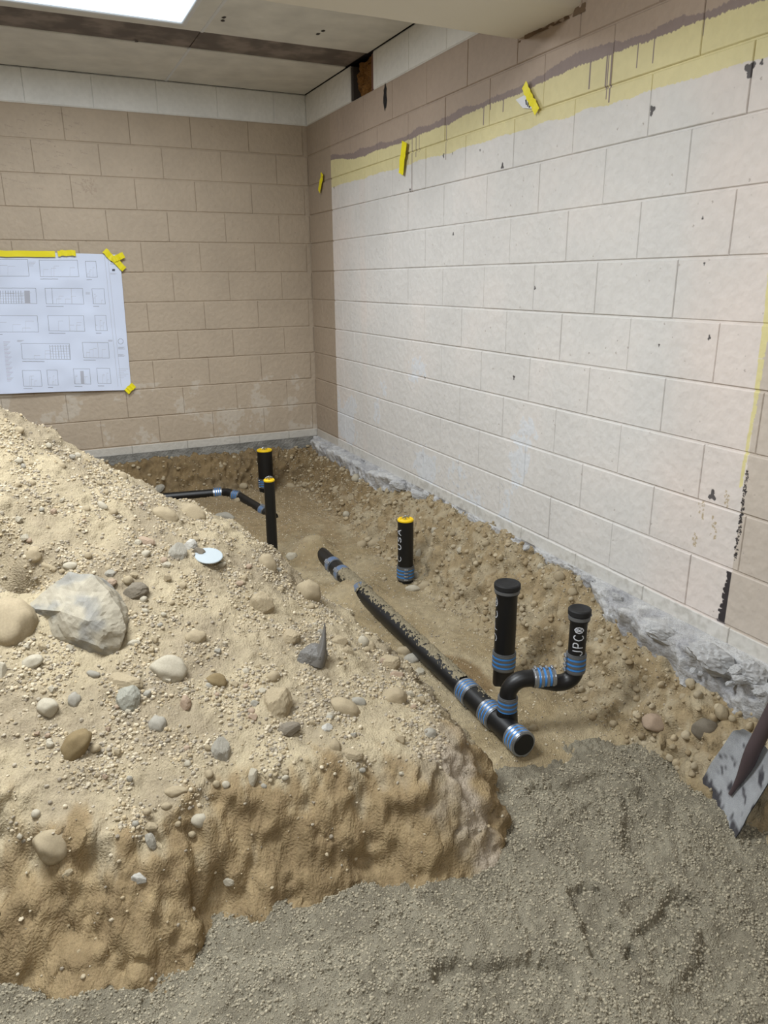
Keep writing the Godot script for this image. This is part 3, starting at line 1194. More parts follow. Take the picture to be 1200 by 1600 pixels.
	add_box(st, Vector3(-3.0, -0.3, 7.2), Vector3(6.0, 0.56, 1.7))
	put("slab", st.commit(), M.rock.grey, fl)
	# --- bedding sand
	var s1 := lin(188, 179, 157)
	var s2 := lin(166, 157, 137)
	T_sand = terrain(-2.75, -0.02, 3.72, 6.3, 0.0066, sand_h,
		func(p: Vector3, n: Vector3) -> float:
			var rough := ss(-0.35, 0.25, nz.patch2.get_noise_2d(p.x, p.z))
			return 0.008 * nz.mid.get_noise_3dv(p) + (0.003 + 0.006 * rough) * nz.fine.get_noise_3dv(p) - (0.002 + 0.007 * rough) * nz.crumb.get_noise_3dv(p),
		func(p: Vector3, n: Vector3) -> Color:
			var a: float = nz.patch2.get_noise_3dv(p + Vector3(9, 0, 0))
			return s1.lerp(s2, clampf(0.5 + a * 1.3, 0, 1)) * (0.95 + 0.15 * nz.fine.get_noise_3dv(p)),
		func(p: Vector3) -> bool: return true)
	tag(put("bedding_sand", T_sand.mesh, M.sand), "grey bedding sand with boot prints covering the trench bottom", "sand", "", "stuff")

# first point of the ground on the line of sight through a pixel
func hit(px: float, py: float) -> Vector3:
	var d := ray(px, py)
	var t := 0.9
	var prev := t
	while t < 9.0:
		var p := EYE + d * t
		if p.y < land(p.x, p.z) or p.x > 0.0 or p.z < 0.0:
			break
		prev = t
		t += 0.02
	for k in 10:
		var m := (prev + t) * 0.5
		var p := EYE + d * m
		if p.y < land(p.x, p.z):
			t = m
		else:
			prev = m
	return EYE + d * t

func land(x: float, z: float) -> float:
	var y := floor_h(x, z)
	if x < -0.7 and x > GX0 and z > GZ0 and z < 4.4:
		y = maxf(y, pile_h(x, z))
	if z > 3.7:
		y = maxf(y, sand_h(x, z))
	return y

func land_n(x: float, z: float) -> Vector3:
	var e := 0.02
	return Vector3(land(x - e, z) - land(x + e, z), 2.0 * e, land(x, z - e) - land(x, z + e)).normalized()

# ------------------------------------------------------------------ stones
func icosphere(sub: int) -> Array:
	var t := (1.0 + sqrt(5.0)) / 2.0
	var v := [Vector3(-1, t, 0), Vector3(1, t, 0), Vector3(-1, -t, 0), Vector3(1, -t, 0), Vector3(0, -1, t), Vector3(0, 1, t), Vector3(0, -1, -t), Vector3(0, 1, -t), Vector3(t, 0, -1), Vector3(t, 0, 1), Vector3(-t, 0, -1), Vector3(-t, 0, 1)]
	for i in v.size():
		v[i] = v[i].normalized()
	var f := [[0, 11, 5], [0, 5, 1], [0, 1, 7], [0, 7, 10], [0, 10, 11], [1, 5, 9], [5, 11, 4], [11, 10, 2], [10, 7, 6], [7, 1, 8], [3, 9, 4], [3, 4, 2], [3, 2, 6], [3, 6, 8], [3, 8, 9], [4, 9, 5], [2, 4, 11], [6, 2, 10], [8, 6, 7], [9, 8, 1]]
	for s in sub:
		var mid := {}
		var g := []
		for tr in f:
			var m := []
			for k in 3:
				var a: int = tr[k]
				var b: int = tr[(k + 1) % 3]
				var key := Vector2i(mini(a, b), maxi(a, b))
				if not mid.has(key):
					mid[key] = v.size()
					v.append((v[a] + v[b]).normalized())
				m.append(mid[key])
			g.append([tr[0], m[0], m[2]])
			g.append([tr[1], m[1], m[0]])
			g.append([tr[2], m[2], m[1]])
			g.append([m[0], m[1], m[2]])
		f = g
	return [v, f]

func stone_mesh(sub: int, sd: int, angular: bool, spike := false, rough := 0.05) -> ArrayMesh:
	var ico := icosphere(sub)
	var v: Array = ico[0]
	var r := RandomNumberGenerator.new()
	r.seed = sd
	var n := FastNoiseLite.new()
	n.seed = sd
	n.frequency = 0.9
	n.fractal_octaves = 3
	var planes := []
	for k in (10 if angular else 5):
		planes.append([Vector3(r.randfn(), r.randfn(), r.randfn()).normalized(), r.randf_range(0.62, 0.9) if angular else r.randf_range(0.78, 0.95)])
	var pos := PackedVector3Array()
	for d in v:
		var rad: float = 1.0 + 0.16 * n.get_noise_3dv(d)
		for p in planes:
			var c: float = d.dot(p[0])
			if c > 0.05:
				if angular:
					rad = minf(rad, p[1] / c)
				else:
					rad = smin(rad, p[1] / c, 0.25)
		if angular:
			rad *= 1.0 + rough * n.get_noise_3dv(d * 4.0)
		if spike:
			rad += 1.5 * pow(maxf(0.0, d.dot(Vector3(0.42, 0.9, 0.0).normalized())), 40.0)
		pos.append(d * rad)
	# fill the box -1..1 so that a scale is a half size
	var lo := Vector3.ONE * 9.0
	var hi := -lo
	for p in pos:
		lo = lo.min(p)
		hi = hi.max(p)
	for k in pos.size():
		pos[k] = (pos[k] - (lo + hi) * 0.5) / ((hi - lo) * 0.5)
	var st := begin()
	st.set_smooth_group(-1 if angular else 0)
	for tr in ico[1]:
		for k in [0, 2, 1]:
			st.add_vertex(pos[tr[k]])
	if not angular:
		st.index()
	st.generate_normals()
	return st.commit()

var round_big := []
var round_small := []
var angular_big := []

func stone(called: String, px: float, py: float, w: float, h: float, turn: float, kind: String, color: String, label: String, group := "", sink := 0.25) -> void:
	var c := hit(px, py)
	var dist := (c - EYE).dot(fw)
	var sw := w * dist / 1149.77 * 0.5
	var sh := h * dist / 1149.77 * 0.5
	var a := deg_to_rad(turn)
	var ax := rt * cos(a) + up * sin(a)
	var ay := -rt * sin(a) + up * cos(a)
	var az := ax.cross(ay)
	var deep := minf(sw, sh) * 0.85
	var me: Mesh
	var big := maxf(w, h) > 24
	if kind == "r":
		me = round_big[rng.randi() % round_big.size()] if big else round_small[rng.randi() % round_small.size()]
	else:
		me = angular_big[rng.randi() % angular_big.size()]
	var o := put(called, me, M.rock[color])
	var n := land_n(c.x, c.z)
	o.transform = Transform3D(Basis(ax * sw, ay * sh, az * deep), c + n * deep * (0.5 - sink * 1.6))
	tag(o, label, "stone", group)

func stones() -> void:
	for k in 7:
		round_big.append(stone_mesh(3, 100 + k, false))
		angular_big.append(stone_mesh(3, 200 + k, true))
	for k in 6:
		round_small.append(stone_mesh(2, 300 + k, false))
	# the two boulders and the dark shard
	var st_b := base("boulder")
	var c := hit(125, 965)
	st_b.position = c
	var dist := (c - EYE).dot(fw)
	var s := dist / 1149.77
	put("rock_body", boulder_mesh(s), M.boulder, st_b)
	tag(st_b, "big angular grey boulder with a flat broken face on the dirt pile", "boulder")
	stone("boulder", 12, 974, 84, 82, 10, "r", "tan", "rounded tan boulder beside the big angular grey boulder", "", 0.3)
	# px, py, width, height, turn, kind, colour, label
	var named := [
		[117, 1168, 66, 40, 48, "r", "brown", "smooth olive brown egg-shaped stone on the dirt pile"],
		[262, 1046, 62, 46, -8, "r", "pale", "knobbly cream stone below the big angular boulder"],
		[202, 1094, 40, 42, 20, "a", "green_grey", "blue-grey angular stone with a flat top on the dirt pile"],
		[345, 1175, 30, 46, 10, "a", "grey", "tall pale grey slab-like stone on the lower slope"],
		[82, 1318, 62, 56, -20, "r", "tan", "large buff stone half sunk where moist soil begins"],
		[435, 1102, 46, 54, 10, "a", "tan", "upright tan angular stone above a dark brown one"],
		[452, 1141, 38, 24, 22, "a", "dark", "dark brown wedge-shaped stone below an upright tan stone"],
		[540, 1108, 52, 30, -35, "r", "tan", "long tan stone slanting down the pile towards the trench"],
		[616, 1090, 40, 31, -10, "r", "tan", "smooth oval beige stone near the pipe side of the pile"],
		[277, 867, 30, 38, 0, "a", "grey", "grey angular stone beside the white disc"],
		[298, 852, 20, 20, 0, "a", "white", "small whitish stone between grey stones by the white disc"],
		[311, 863, 19, 15, -10, "a", "dark", "small dark grey stone touching the white disc"],
		[212, 924, 40, 28, 12, "a", "dark", "dark grey wedge of rock above the gravel on the pile"],
		[258, 805, 44, 24, -28, "r", "tan", "tan oval stone on the crest of the pile"],
		[302, 803, 42, 27, -30, "r", "tan", "brown-tinged tan stone on the crest above the white disc"],
		[352, 810, 32, 19, -10, "r", "grey", "grey-tan cobble on the crest near the thin black riser"],
		[305, 997, 34, 26, 8, "r", "tan", "rounded beige cobble in gravel right below the boulder crest"],
		[337, 1065, 36, 27, -10, "r", "brown", "half buried brown cobble beside the knobbly cream stone"],
		[196, 1068, 56, 28, -15, "a", "tan", "flat tan slab under the big angular boulder"],
		[48, 1037, 42, 24, 25, "r", "pale", "cream oval stone below the rounded tan boulder"],
		[75, 1106, 31, 33, 30, "r", "pale", "buff stone just above the olive brown egg-shaped stone"],
		[246, 1133, 28, 30, 20, "r", "grey", "slate grey flat pebble under the blue-grey angular stone"],
		[116, 1095, 20, 27, 0, "r", "grey", "bluish grey oval pebble beside a buff stone"],
		[275, 1238, 36, 21, 12, "r", "tan", "lens-shaped tan stone above the moist soil"],
		[53, 867, 28, 29, 0, "r", "tan", "tan stone poking out over the washed-out hollow"],
		[609, 1038, 34, 27, -10, "a", "tan", "blocky beige stone on the rim above the dirty pipe"],
		[646, 921, 27, 14, 5, "r", "pale", "flat pale stone at the foot of the yellow-capped riser by the bank"],
		[655, 870, 12, 25, -10, "r", "pale", "pale oval stone standing behind the yellow-capped riser"],
		[1024, 1130, 38, 28, -10, "r", "pink", "pinkish tan stone at the foot of the bank above the grey sand"],
		[1103, 1141, 44, 36, -10, "r", "dark", "dark rounded stone set in the bank behind the shovel"],
		[1129, 1114, 21, 27, 10, "r", "tan", "egg-shaped tan stone in the bank under the broken concrete"],
		[1169, 1091, 24, 17, -5, "a", "pale", "faceted pale stone in the bank directly under broken concrete"],
		[670, 1148, 25, 20, 10, "r", "grey", "smooth light grey pebble on the pile near the last pipe clamp"],
		[218, 1373, 25, 18, -15, "a", "white", "whitish chip resting on moist soil at the foot of a dust run"],
		[511, 1140, 18, 19, 0, "a", "white", "small chalky white stone on the lower slope"],
		[524, 1170, 18, 33, 8, "r", "tan", "narrow tan stone standing on end on the lower slope"],
		[552, 1181, 34, 20, -20, "a", "tan", "flat beige flake beside the narrow upright tan stone"],
		[480, 930, 42, 46, -20, "r", "tan", "buff soil-coated stone bulging from the crest over the pipe"],
		[417, 886, 30, 42, 10, "r", "tan", "tan stone half buried under the crest beside the thin black riser"],
		[410, 946, 38, 44, 0, "a", "tan", "broad dust-coated stone set flush in the upper slope"],
	]
	for e in named:
		stone("stone", e[0], e[1], e[2], e[3], e[4], e[5], e[6], e[7])
	# look-alikes on the pile
	var more := [
		[29, 673, 18, 13], [96, 729, 15, 12], [160, 791, 18, 12], [177, 800, 14, 13], [246, 765, 25, 13], [229, 847, 28, 14], [227, 866, 18, 12], [192, 746, 16, 18], [77, 887, 28, 17], [110, 885, 22, 14], [200, 907, 17, 16], [171, 897, 17, 14], [173, 912, 20, 15], [456, 871, 18, 15], [435, 871, 15, 12], [427, 1058, 22, 20], [260, 883, 14, 11], [262, 903, 12, 14], [146, 1054, 21, 12], [290, 1099, 17, 27], [210, 1006, 22, 14], [148, 1170, 18, 15], [260, 1260, 18, 12], [312, 1282, 24, 24], [237, 1293, 20, 15], [236, 1315, 16, 28], [288, 1360, 18, 20], [360, 1375, 22, 18], [105, 1365, 22, 12], [230, 1269, 14, 12], [395, 1215, 15, 30], [327, 1210, 14, 14], [560, 1097, 24, 16], [395, 1122, 16, 14], [56, 1272, 14, 14], [531, 1005, 27, 26], [543, 1021, 18, 24], [567, 1005, 18, 22], [580, 1011, 14, 20], [645, 1032, 29, 22], [620, 1058, 24, 18], [651, 1126, 16, 10], [625, 1157, 16, 18], [632, 1019, 24, 18], [655, 1052, 18, 16], [454, 998, 28, 28], [398, 1100, 14, 12], [393, 1112, 13, 12], [408, 1082, 16, 14], [380, 760, 14, 11], [338, 1225, 12, 12], [353, 1226, 13, 12], [184, 1175, 12, 10], [326, 1072, 12, 10], [600, 1035, 14, 14], [1, 1050, 18, 36], [130, 906, 15, 12], [164, 770, 12, 10], [122, 712, 10, 9],
	]
	var words := {"tan": "tan", "pale": "cream", "grey": "grey", "pink": "pinkish"}
	var tones := ["tan", "tan", "pale", "tan", "grey", "pink", "pale"]
	for k in more.size():
		var e: Array = more[k]
		var form := "r" if rng.randf() < 0.6 else "a"
		stone("stone", e[0], e[1], e[2], e[3], rng.randf_range(-30, 30), form, tones[k % 7], "small %s %s stone lying loose on the slope of the dirt pile" % [words[tones[k % 7]], "rounded" if form == "r" else "angular"], "small stones on the dirt pile")
	# further pebbles of ten pixels or so, strewn over the slope
	var n := 0
	var guard := 0
	while n < 130 and guard < 3000:
		guard += 1
		var px := rng.randf_range(5, 690)
		var py := rng.randf_range(690, 1330)
		var p := hit(px, py)
		if p.x > -0.92 or p.z < 2.3 or look(g_dist, p.x, p.z) < 0.16 or p.z > 4.1:
			continue
		if nz.patch2.get_noise_2d(p.x * 0.7, p.z * 0.7) < -0.05:
			continue
		var w := rng.randf_range(8, 14)
		var form := "r" if rng.randf() < 0.6 else "a"
		var tone: String = tones[rng.randi() % 7]
		stone("pebble", px, py, w, w * rng.randf_range(0.6, 0.95), rng.randf_range(-40, 40), form, tone, "tiny %s %s pebble among the gravel on the dirt pile" % [words[tone], "rounded" if form == "r" else "angular"], "pebbles among the gravel on the dirt pile")
		n += 1
	# bank below the right wall
	for e in [[664, 916, 22, 16], [1145, 1123, 12, 12], [1101, 1086, 14, 14], [1069, 1090, 14, 15], [1182, 1128, 14, 20], [541, 804, 11, 11], [556, 748, 13, 15], [527, 767, 15, 16], [875, 902, 18, 17], [651, 900, 11, 15], [860, 915, 14, 12], [895, 925, 16, 14], [905, 905, 12, 12], [930, 1000, 14, 12], [845, 885, 12, 10], [760, 850, 12, 10], [720, 860, 12, 11], [680, 830, 12, 12], [960, 1040, 14, 12], [1010, 1060, 14, 11], [590, 770, 10, 9], [615, 815, 10, 10]]:
		stone("stone", e[0], e[1], e[2], e[3], rng.randf_range(-30, 30), "r", "tan" if rng.randf() < 0.7 else "pale", "small stone bedded in the earth bank below the pale painted wall", "small stones in the earth bank")
	for e in [[565, 852, 17, 14], [585, 850, 24, 16], [478, 758, 14, 10], [455, 760, 16, 10], [385, 785, 14, 10], [372, 782, 13, 9], [690, 948, 9, 7], [745, 985, 10, 8], [600, 905, 9, 7], [833, 1138, 16, 12], [660, 940, 8, 7], [560, 872, 9, 7]]:
		stone("stone", e[0], e[1], e[2], e[3], rng.randf_range(-20, 20), "r", "tan", "small tan stone lying on the trench floor", "small stones on the trench floor")
	# dark shiny shard
	var p := hit(487, 1030)
	var d := (p - EYE).dot(fw) / 1149.77
	var sh := base("rock_shard", p)
	var m := mat(rgb(128, 124, 118), 0.3)
	m.albedo_texture = M.rock.grey.albedo_texture
	m.uv1_triplanar = true
	m.uv1_scale = Vector3.ONE * 4.0
	m.heightmap_enabled = true
	m.heightmap_texture = M.rock.grey.heightmap_texture
	m.heightmap_scale = 0.05
	var body := put("shard_body", stone_mesh(3, 614, true), m, sh)
	body.transform = Transform3D(Basis((rt * 0.9 + up * 0.35) * 27 * d, (up * 0.9 - rt * 0.35) * 22 * d, -fw * 17 * d), land_n(p.x, p.z) * 0.008)
	var tip := PackedVector3Array([rt * 8 * d - up * 8 * d, rt * 14 * d + up * 8 * d, rt * 18 * d + up * 26 * d, rt * 20 * d + up * 44 * d, rt * 21 * d + up * 58 * d])
	for k in tip.size():
		tip[k] += -fw * 8 * d
	put("shard_point", sweep(tip, PackedFloat32Array([13 * d, 10 * d, 6 * d, 3 * d, 0.8 * d]), 7), m, sh)
	tag(sh, "dark glossy rock shard with a thin upright point in the dirt pile", "rock")
	# white disc
	var q := hit(326, 873)
	var dn := land_n(q.x, q.z).slerp((up * 0.8 - fw * 0.45 + rt * 0.05).normalized(), 0.75).normalized()
	var r := 21.5 * (q - EYE).dot(fw) / 1149.77
	var disc := base("plastic_disc", q)
	put("disc_body", lathe([Vector2(0, 0.016), Vector2(r - 0.002, 0.016), Vector2(r, 0.0145), Vector2(r, 0.0115), Vector2(r - 0.002, 0.010), Vector2(0, 0.010)], Vector3.ZERO, dn, 48), M.white_disc, disc)
	tag(disc, "flat round whitish disc lying on the dirt pile", "disc")

# the big rock: its outline, a broad top face and a steeper broken face below a sharp ridge
func boulder_mesh(s: float) -> ArrayMesh:
	var ring := [[-77, 22, 8], [-46, 48, 4], [-18, 70, 0], [20, 67, 0], [47, 42, 6], [72, 5, 12], [76, -18, 16], [70, -44, 20], [62, -63, 22], [10, -58, 24], [-45, -58, 20], [-50, -28, 18], [-50, -3, 16], [-66, 8, 12]]
	var inner := [[-58, 16, 22], [-10, 16, 46], [34, 2, 52], [46, -36, 46], [4, 44, 22], [10, -22, 48], [58, -16, 38], [-26, -24, 36]]
	var all := ring + inner
	var flat := PackedVector2Array()
	for e in all:
		flat.append(Vector2(e[0], e[1]))
	var outline := flat.slice(0, ring.size())
	var want := -fw
	var P := func(e: Array) -> Vector3: return rt * e[0] * s + up * e[1] * s - fw * e[2] * s
	var st := begin()
	var tri_idx := Geometry2D.triangulate_delaunay(flat)
	for k in range(0, tri_idx.size(), 3):
		var c := (flat[tri_idx[k]] + flat[tri_idx[k + 1]] + flat[tri_idx[k + 2]]) / 3.0
		if Geometry2D.is_point_in_polygon(c, outline):
			tri(st, P.call(all[tri_idx[k]]), P.call(all[tri_idx[k + 1]]), P.call(all[tri_idx[k + 2]]), want)
	for k in ring.size():
		var j := (k + 1) % ring.size()
		var a: Vector3 = P.call(ring[k])
		var b: Vector3 = P.call(ring[j])
		var a2: Vector3 = P.call([ring[k][0] * 0.86, ring[k][1] * 0.86, -50])
		var b2: Vector3 = P.call([ring[j][0] * 0.86, ring[j][1] * 0.86, -50])
		quad(st, a, b, b2, a2, a + b)
	# split the faces and roughen them slightly
	var v: PackedVector3Array = st.commit().surface_get_arrays(0)[Mesh.ARRAY_VERTEX]
	var tris := []
	for k in range(0, v.size(), 3):
		tris.append([v[k], v[k + 1], v[k + 2]])
	for it in 3:
		var nx := []
		for t in tris:
			var ab: Vector3 = (t[0] + t[1]) * 0.5
			var bc: Vector3 = (t[1] + t[2]) * 0.5
			var ca: Vector3 = (t[2] + t[0]) * 0.5
			nx.append([t[0], ab, ca]); nx.append([ab, t[1], bc]); nx.append([ca, bc, t[2]]); nx.append([ab, bc, ca])
		tris = nx
	var n := FastNoiseLite.new(); n.seed = 77; n.frequency = 22.0; n.fractal_octaves = 4
	var stain := FastNoiseLite.new(); stain.seed = 78; stain.frequency = 9.0; stain.fractal_octaves = 4
	var st2 := begin()
	st2.set_smooth_group(-1)
	for t in tris:
		for k in 3:
			var p: Vector3 = t[k]
			st2.set_color(lin(192, 183, 162).lerp(lin(164, 161, 152), ss(-0.15, 0.35, stain.get_noise_3dv(p))))
			st2.add_vertex(p + p.normalized() * 0.007 * n.get_noise_3dv(p))
	st2.generate_normals()
	return st2.commit()

# ------------------------------------------------------------------ gravel
func gravel() -> void:
	var me := stone_mesh(1, 901, true)
	var gm := mat(Color.WHITE, 0.95)
	gm.vertex_color_use_as_albedo = true
	var tones := [lin(180, 166, 140), lin(194, 182, 158), lin(164, 154, 136), lin(172, 156, 126), lin(144, 134, 118)]
	scatter("gravel", "fine gravel and crumbs strewn over the dirt pile", me, gm, T_pile, 48000, 0.0018, 0.0066, tones,
		func(p: Vector3) -> bool:
			if p.y < -0.47 or not (p.z > 2.2):
				return false
			var foot_d := look(g_dist, p.x, p.z)
			var k: float = nz.patch2.get_noise_2d(p.x * 0.7, p.z * 0.7) + 0.1
			return rng.randf() < (0.03 if foot_d < 0.2 and p.z > 3.8 else clampf(0.22 + k * 3.0, 0.05, 1.0)))
	scatter("grit", "small crumbs of soil and grit on the trench floor and banks", me, gm, T_floor, 12000, 0.0018, 0.0052, tones,
		func(p: Vector3) -> bool: return p.x > -1.2 and p.z < 4.0 and (p.x > -0.36 or rng.randf() < 0.35))
	scatter("soil_clods", "crumbly clods of brown soil clinging to the earth banks", stone_mesh(2, 905, false), M.clod, T_floor, 1500, 0.005, 0.017, [lin(196, 178, 146), lin(182, 162, 128), lin(206, 190, 160)],
		func(p: Vector3) -> bool: return (p.x > -0.33 and p.z < 4.6) or (p.z < 0.3 and rng.randf() < 0.4))
	scatter("sand_crumbs", "grey crumbs of clotted sand lying on the bedding sand", me, gm, T_sand, 85000, 0.0014, 0.0043, [lin(168, 159, 138), lin(148, 140, 121), lin(158, 149, 129)],
		func(p: Vector3) -> bool: return (nz.patch2.get_noise_2d(p.x, p.z) > -0.1 or rng.randf() < 0.4) and p.z < 5.2 and p.z > 3.95)

func scatter(called: String, label: String, me: Mesh, m: Material, T: Dictionary, count: int, s0: float, s1: float, tones: Array, ok: Callable) -> void:
	var tf := []
	var cl := []
	var guard := 0
	while tf.size() < count and guard < count * 12:
		guard += 1
		var k: int = rng.randi() % T.pos.size()
		if T.ok[k] == 0:
			continue
		var p: Vector3 = T.pos[k]
		if not ok.call(p):
			continue
		var s := s0 + (s1 - s0) * pow(rng.randf(), 2.5)
		var b := Basis(Vector3(rng.randfn(), rng.randfn(), rng.randfn()).normalized(), rng.randf() * TAU).scaled(Vector3(s, s * rng.randf_range(0.6, 1.0), s * rng.randf_range(0.6, 1.0)))
		var j := Vector3(rng.randf_range(-0.005, 0.005), 0, rng.randf_range(-0.005, 0.005))
		var up_n: Vector3 = T.nor[k]
		tf.append(Transform3D(b, p + j - up_n * j.dot(up_n) + up_n * s * 0.2))
		cl.append(tones[rng.randi() % tones.size()] * rng.randf_range(0.85, 1.1))
	var mm := MultiMesh.new()
	mm.transform_format = MultiMesh.TRANSFORM_3D
	mm.use_colors = true
	mm.mesh = me
	mm.instance_count = tf.size()
	for k in tf.size():
		mm.set_instance_transform(k, tf[k])
		mm.set_instance_color(k, cl[k])
	var o := MultiMeshInstance3D.new()
	o.name = numbered(called)
	o.multimesh = mm
	o.material_override = m
	add_child(o, true)
	tag(o, label, "gravel", "", "stuff")

# ------------------------------------------------------------------ pipes
const R2 := 0.0302
const R3 := 0.0428
const R4 := 0.0565

func straight(a: Vector3, b: Vector3, r: float) -> ArrayMesh:
	var d := (b - a).normalized()
	return sweep(PackedVector3Array([a, a + d * 0.0015, b - d * 0.0015, b]), PackedFloat32Array([r - 0.0015, r, r, r - 0.0015]), 36)

# no-hub coupling: corrugated steel shield, blue stripes, worm-drive bands with screw heads turned towards `face`
func coupling(parent: Node, c: Vector3, axis: Vector3, r: float, length: float, face: Vector3, shiny := true, stripe := 0.0036) -> void:
	axis = axis.normalized()
	var prof := []
	var rr := r + 0.0036
	var h := length * 0.5
	prof.append(Vector2(r - 0.002, -h))
	prof.append(Vector2(rr, -h))
	var k := 28
	for i in k + 1:
		var t := -h + 0.003 + (length - 0.006) * i / k
		prof.append(Vector2(rr + 0.0007 * sin(i * PI / 2.0), t))
	prof.append(Vector2(rr, h))
	prof.append(Vector2(r - 0.002, h))
	var sh := put("coupling", lathe(prof, c, axis, 36), M.steel if shiny else M.dull_steel, parent)
	for i in 3:
		var y := -h + length * (i + 1) / 4.0
		put("blue_stripe", lathe([Vector2(rr, y - stripe - 0.0006), Vector2(rr + 0.0016, y - stripe), Vector2(rr + 0.0016, y + stripe), Vector2(rr, y + stripe + 0.0006)], c, axis, 36), M.blue, sh)
	var f := (face - axis * face.dot(axis)).normalized()
	var s := axis.cross(f)
	for i in 4:
		var y := -h + length * (i + 0.5) / 4.0
		put("clamp_band", lathe([Vector2(rr, y - 0.0048), Vector2(rr + 0.0022, y - 0.0046), Vector2(rr + 0.0022, y + 0.0046), Vector2(rr, y + 0.0048)], c, axis, 36), M.steel if shiny else M.dull_steel, sh)
		var st := begin()
		add_box(st, c + axis * y + f * (rr + 0.0055), Vector3(0.016, 0.009, 0.0075), Basis(s, axis, f), 0.0015)
		add_box(st, c + axis * y + f * (rr + 0.0055) + s * 0.011, Vector3(0.007, 0.0068, 0.0068), Basis(s, axis, f), 0.0018)
		put("screw", st.commit(), M.steel, sh)

# rubber end cap held by a steel band
func rubber_cap(parent: Node, top: Vector3, r: float) -> void:
	var o := r + 0.006
	var c := put("cap", lathe([Vector2(o - 0.002, -0.034), Vector2(o, -0.034), Vector2(o, -0.014), Vector2(o + 0.004, -0.011), Vector2(o + 0.004, 0.005), Vector2(o + 0.001, 0.009), Vector2(o - 0.004, 0.0095), Vector2(o - 0.012, 0.006), Vector2(o * 0.45, 0.004), Vector2(0.0, 0.004)], top, Vector3.UP, 44), M.rubber, parent)
	put("band", lathe([Vector2(o, -0.029), Vector2(o + 0.002, -0.0285), Vector2(o + 0.002, -0.0165), Vector2(o, -0.016)], top, Vector3.UP, 44), M.dull_steel, c)
	var st := begin()
	add_box(st, top + Vector3(o + 0.006, -0.0225, 0.004), Vector3(0.009, 0.011, 0.018), Basis.IDENTITY, 0.0015)
	put("screw", st.commit(), M.steel, c)

# yellow test plug with a bolt and wing nut
func test_plug(parent: Node, top: Vector3, r: float) -> void:
	var c := put("plug", lathe([Vector2(r - 0.004, -0.006), Vector2(r + 0.001, -0.001), Vector2(r + 0.001, 0.006), Vector2(r - 0.003, 0.010), Vector2(r * 0.62, 0.010), Vector2(r * 0.58, 0.006), Vector2(0.0, 0.006)], top, Vector3.UP, 40), M.yellow, parent)
	put("bolt", lathe([Vector2(0.0055, 0.004), Vector2(0.0055, 0.026), Vector2(0.0035, 0.028), Vector2(0.0, 0.028)], top, Vector3.UP, 16), M.steel, c)
	var st := begin()
	for s in [-1.0, 1.0]:
		add_box(st, top + Vector3(s * 0.013, 0.019, 0.002), Vector3(0.017, 0.011, 0.004), Basis(Vector3.BACK, -s * 0.5), 0.0015)
	put("wing_nut", st.commit(), M.steel, c)
	for k in 6:
		var a := TAU * k / 6.0
		st = begin()
		add_box(st, top + Vector3(cos(a) * r * 0.78, 0.011, sin(a) * r * 0.78), Vector3(0.006, 0.003, r * 0.18), Basis(Vector3.UP, -a + PI / 2), 0.001)
		put("rib", st.commit(), M.yellow, c)

# lettering stencilled round a pipe: strokes in a box 0..1, drawn as narrow ribbons on the cylinder
var glyphs := {
	"J": [[[0.65, 1.0], [0.65, 0.3], [0.58, 0.1], [0.4, 0.0], [0.2, 0.05], [0.1, 0.22]]],
	"P": [[[0.12, 0.0], [0.12, 1.0], [0.5, 1.0], [0.7, 0.9], [0.72, 0.72], [0.62, 0.55], [0.45, 0.5], [0.12, 0.5]]],
	"C": [[[0.75, 0.85], [0.6, 0.97], [0.4, 1.0], [0.2, 0.85], [0.1, 0.5], [0.2, 0.15], [0.4, 0.0], [0.6, 0.03], [0.75, 0.15]]],
	"U": [[[0.1, 1.0], [0.1, 0.3], [0.2, 0.08], [0.4, 0.0], [0.6, 0.08], [0.7, 0.3], [0.7, 1.0]]],
	"S": [[[0.7, 0.85], [0.55, 0.98], [0.3, 0.98], [0.12, 0.82], [0.2, 0.6], [0.6, 0.42], [0.7, 0.2], [0.5, 0.02], [0.25, 0.02], [0.1, 0.15]]],
	"A": [[[0.05, 0.0], [0.4, 1.0], [0.75, 0.0]], [[0.17, 0.35], [0.63, 0.35]]],
	"®": [[[0.85, 0.5], [0.74, 0.8], [0.48, 0.95], [0.2, 0.8], [0.08, 0.5], [0.2, 0.2], [0.48, 0.05], [0.74, 0.2], [0.85, 0.5]], [[0.36, 0.28], [0.36, 0.74], [0.55, 0.72], [0.58, 0.6], [0.5, 0.5], [0.36, 0.5]], [[0.48, 0.5], [0.6, 0.28]]],
	"O": [[[0.75, 0.5], [0.66, 0.85], [0.42, 1.0], [0.18, 0.85], [0.08, 0.5], [0.18, 0.15], [0.42, 0.0], [0.66, 0.15], [0.75, 0.5]]],
}

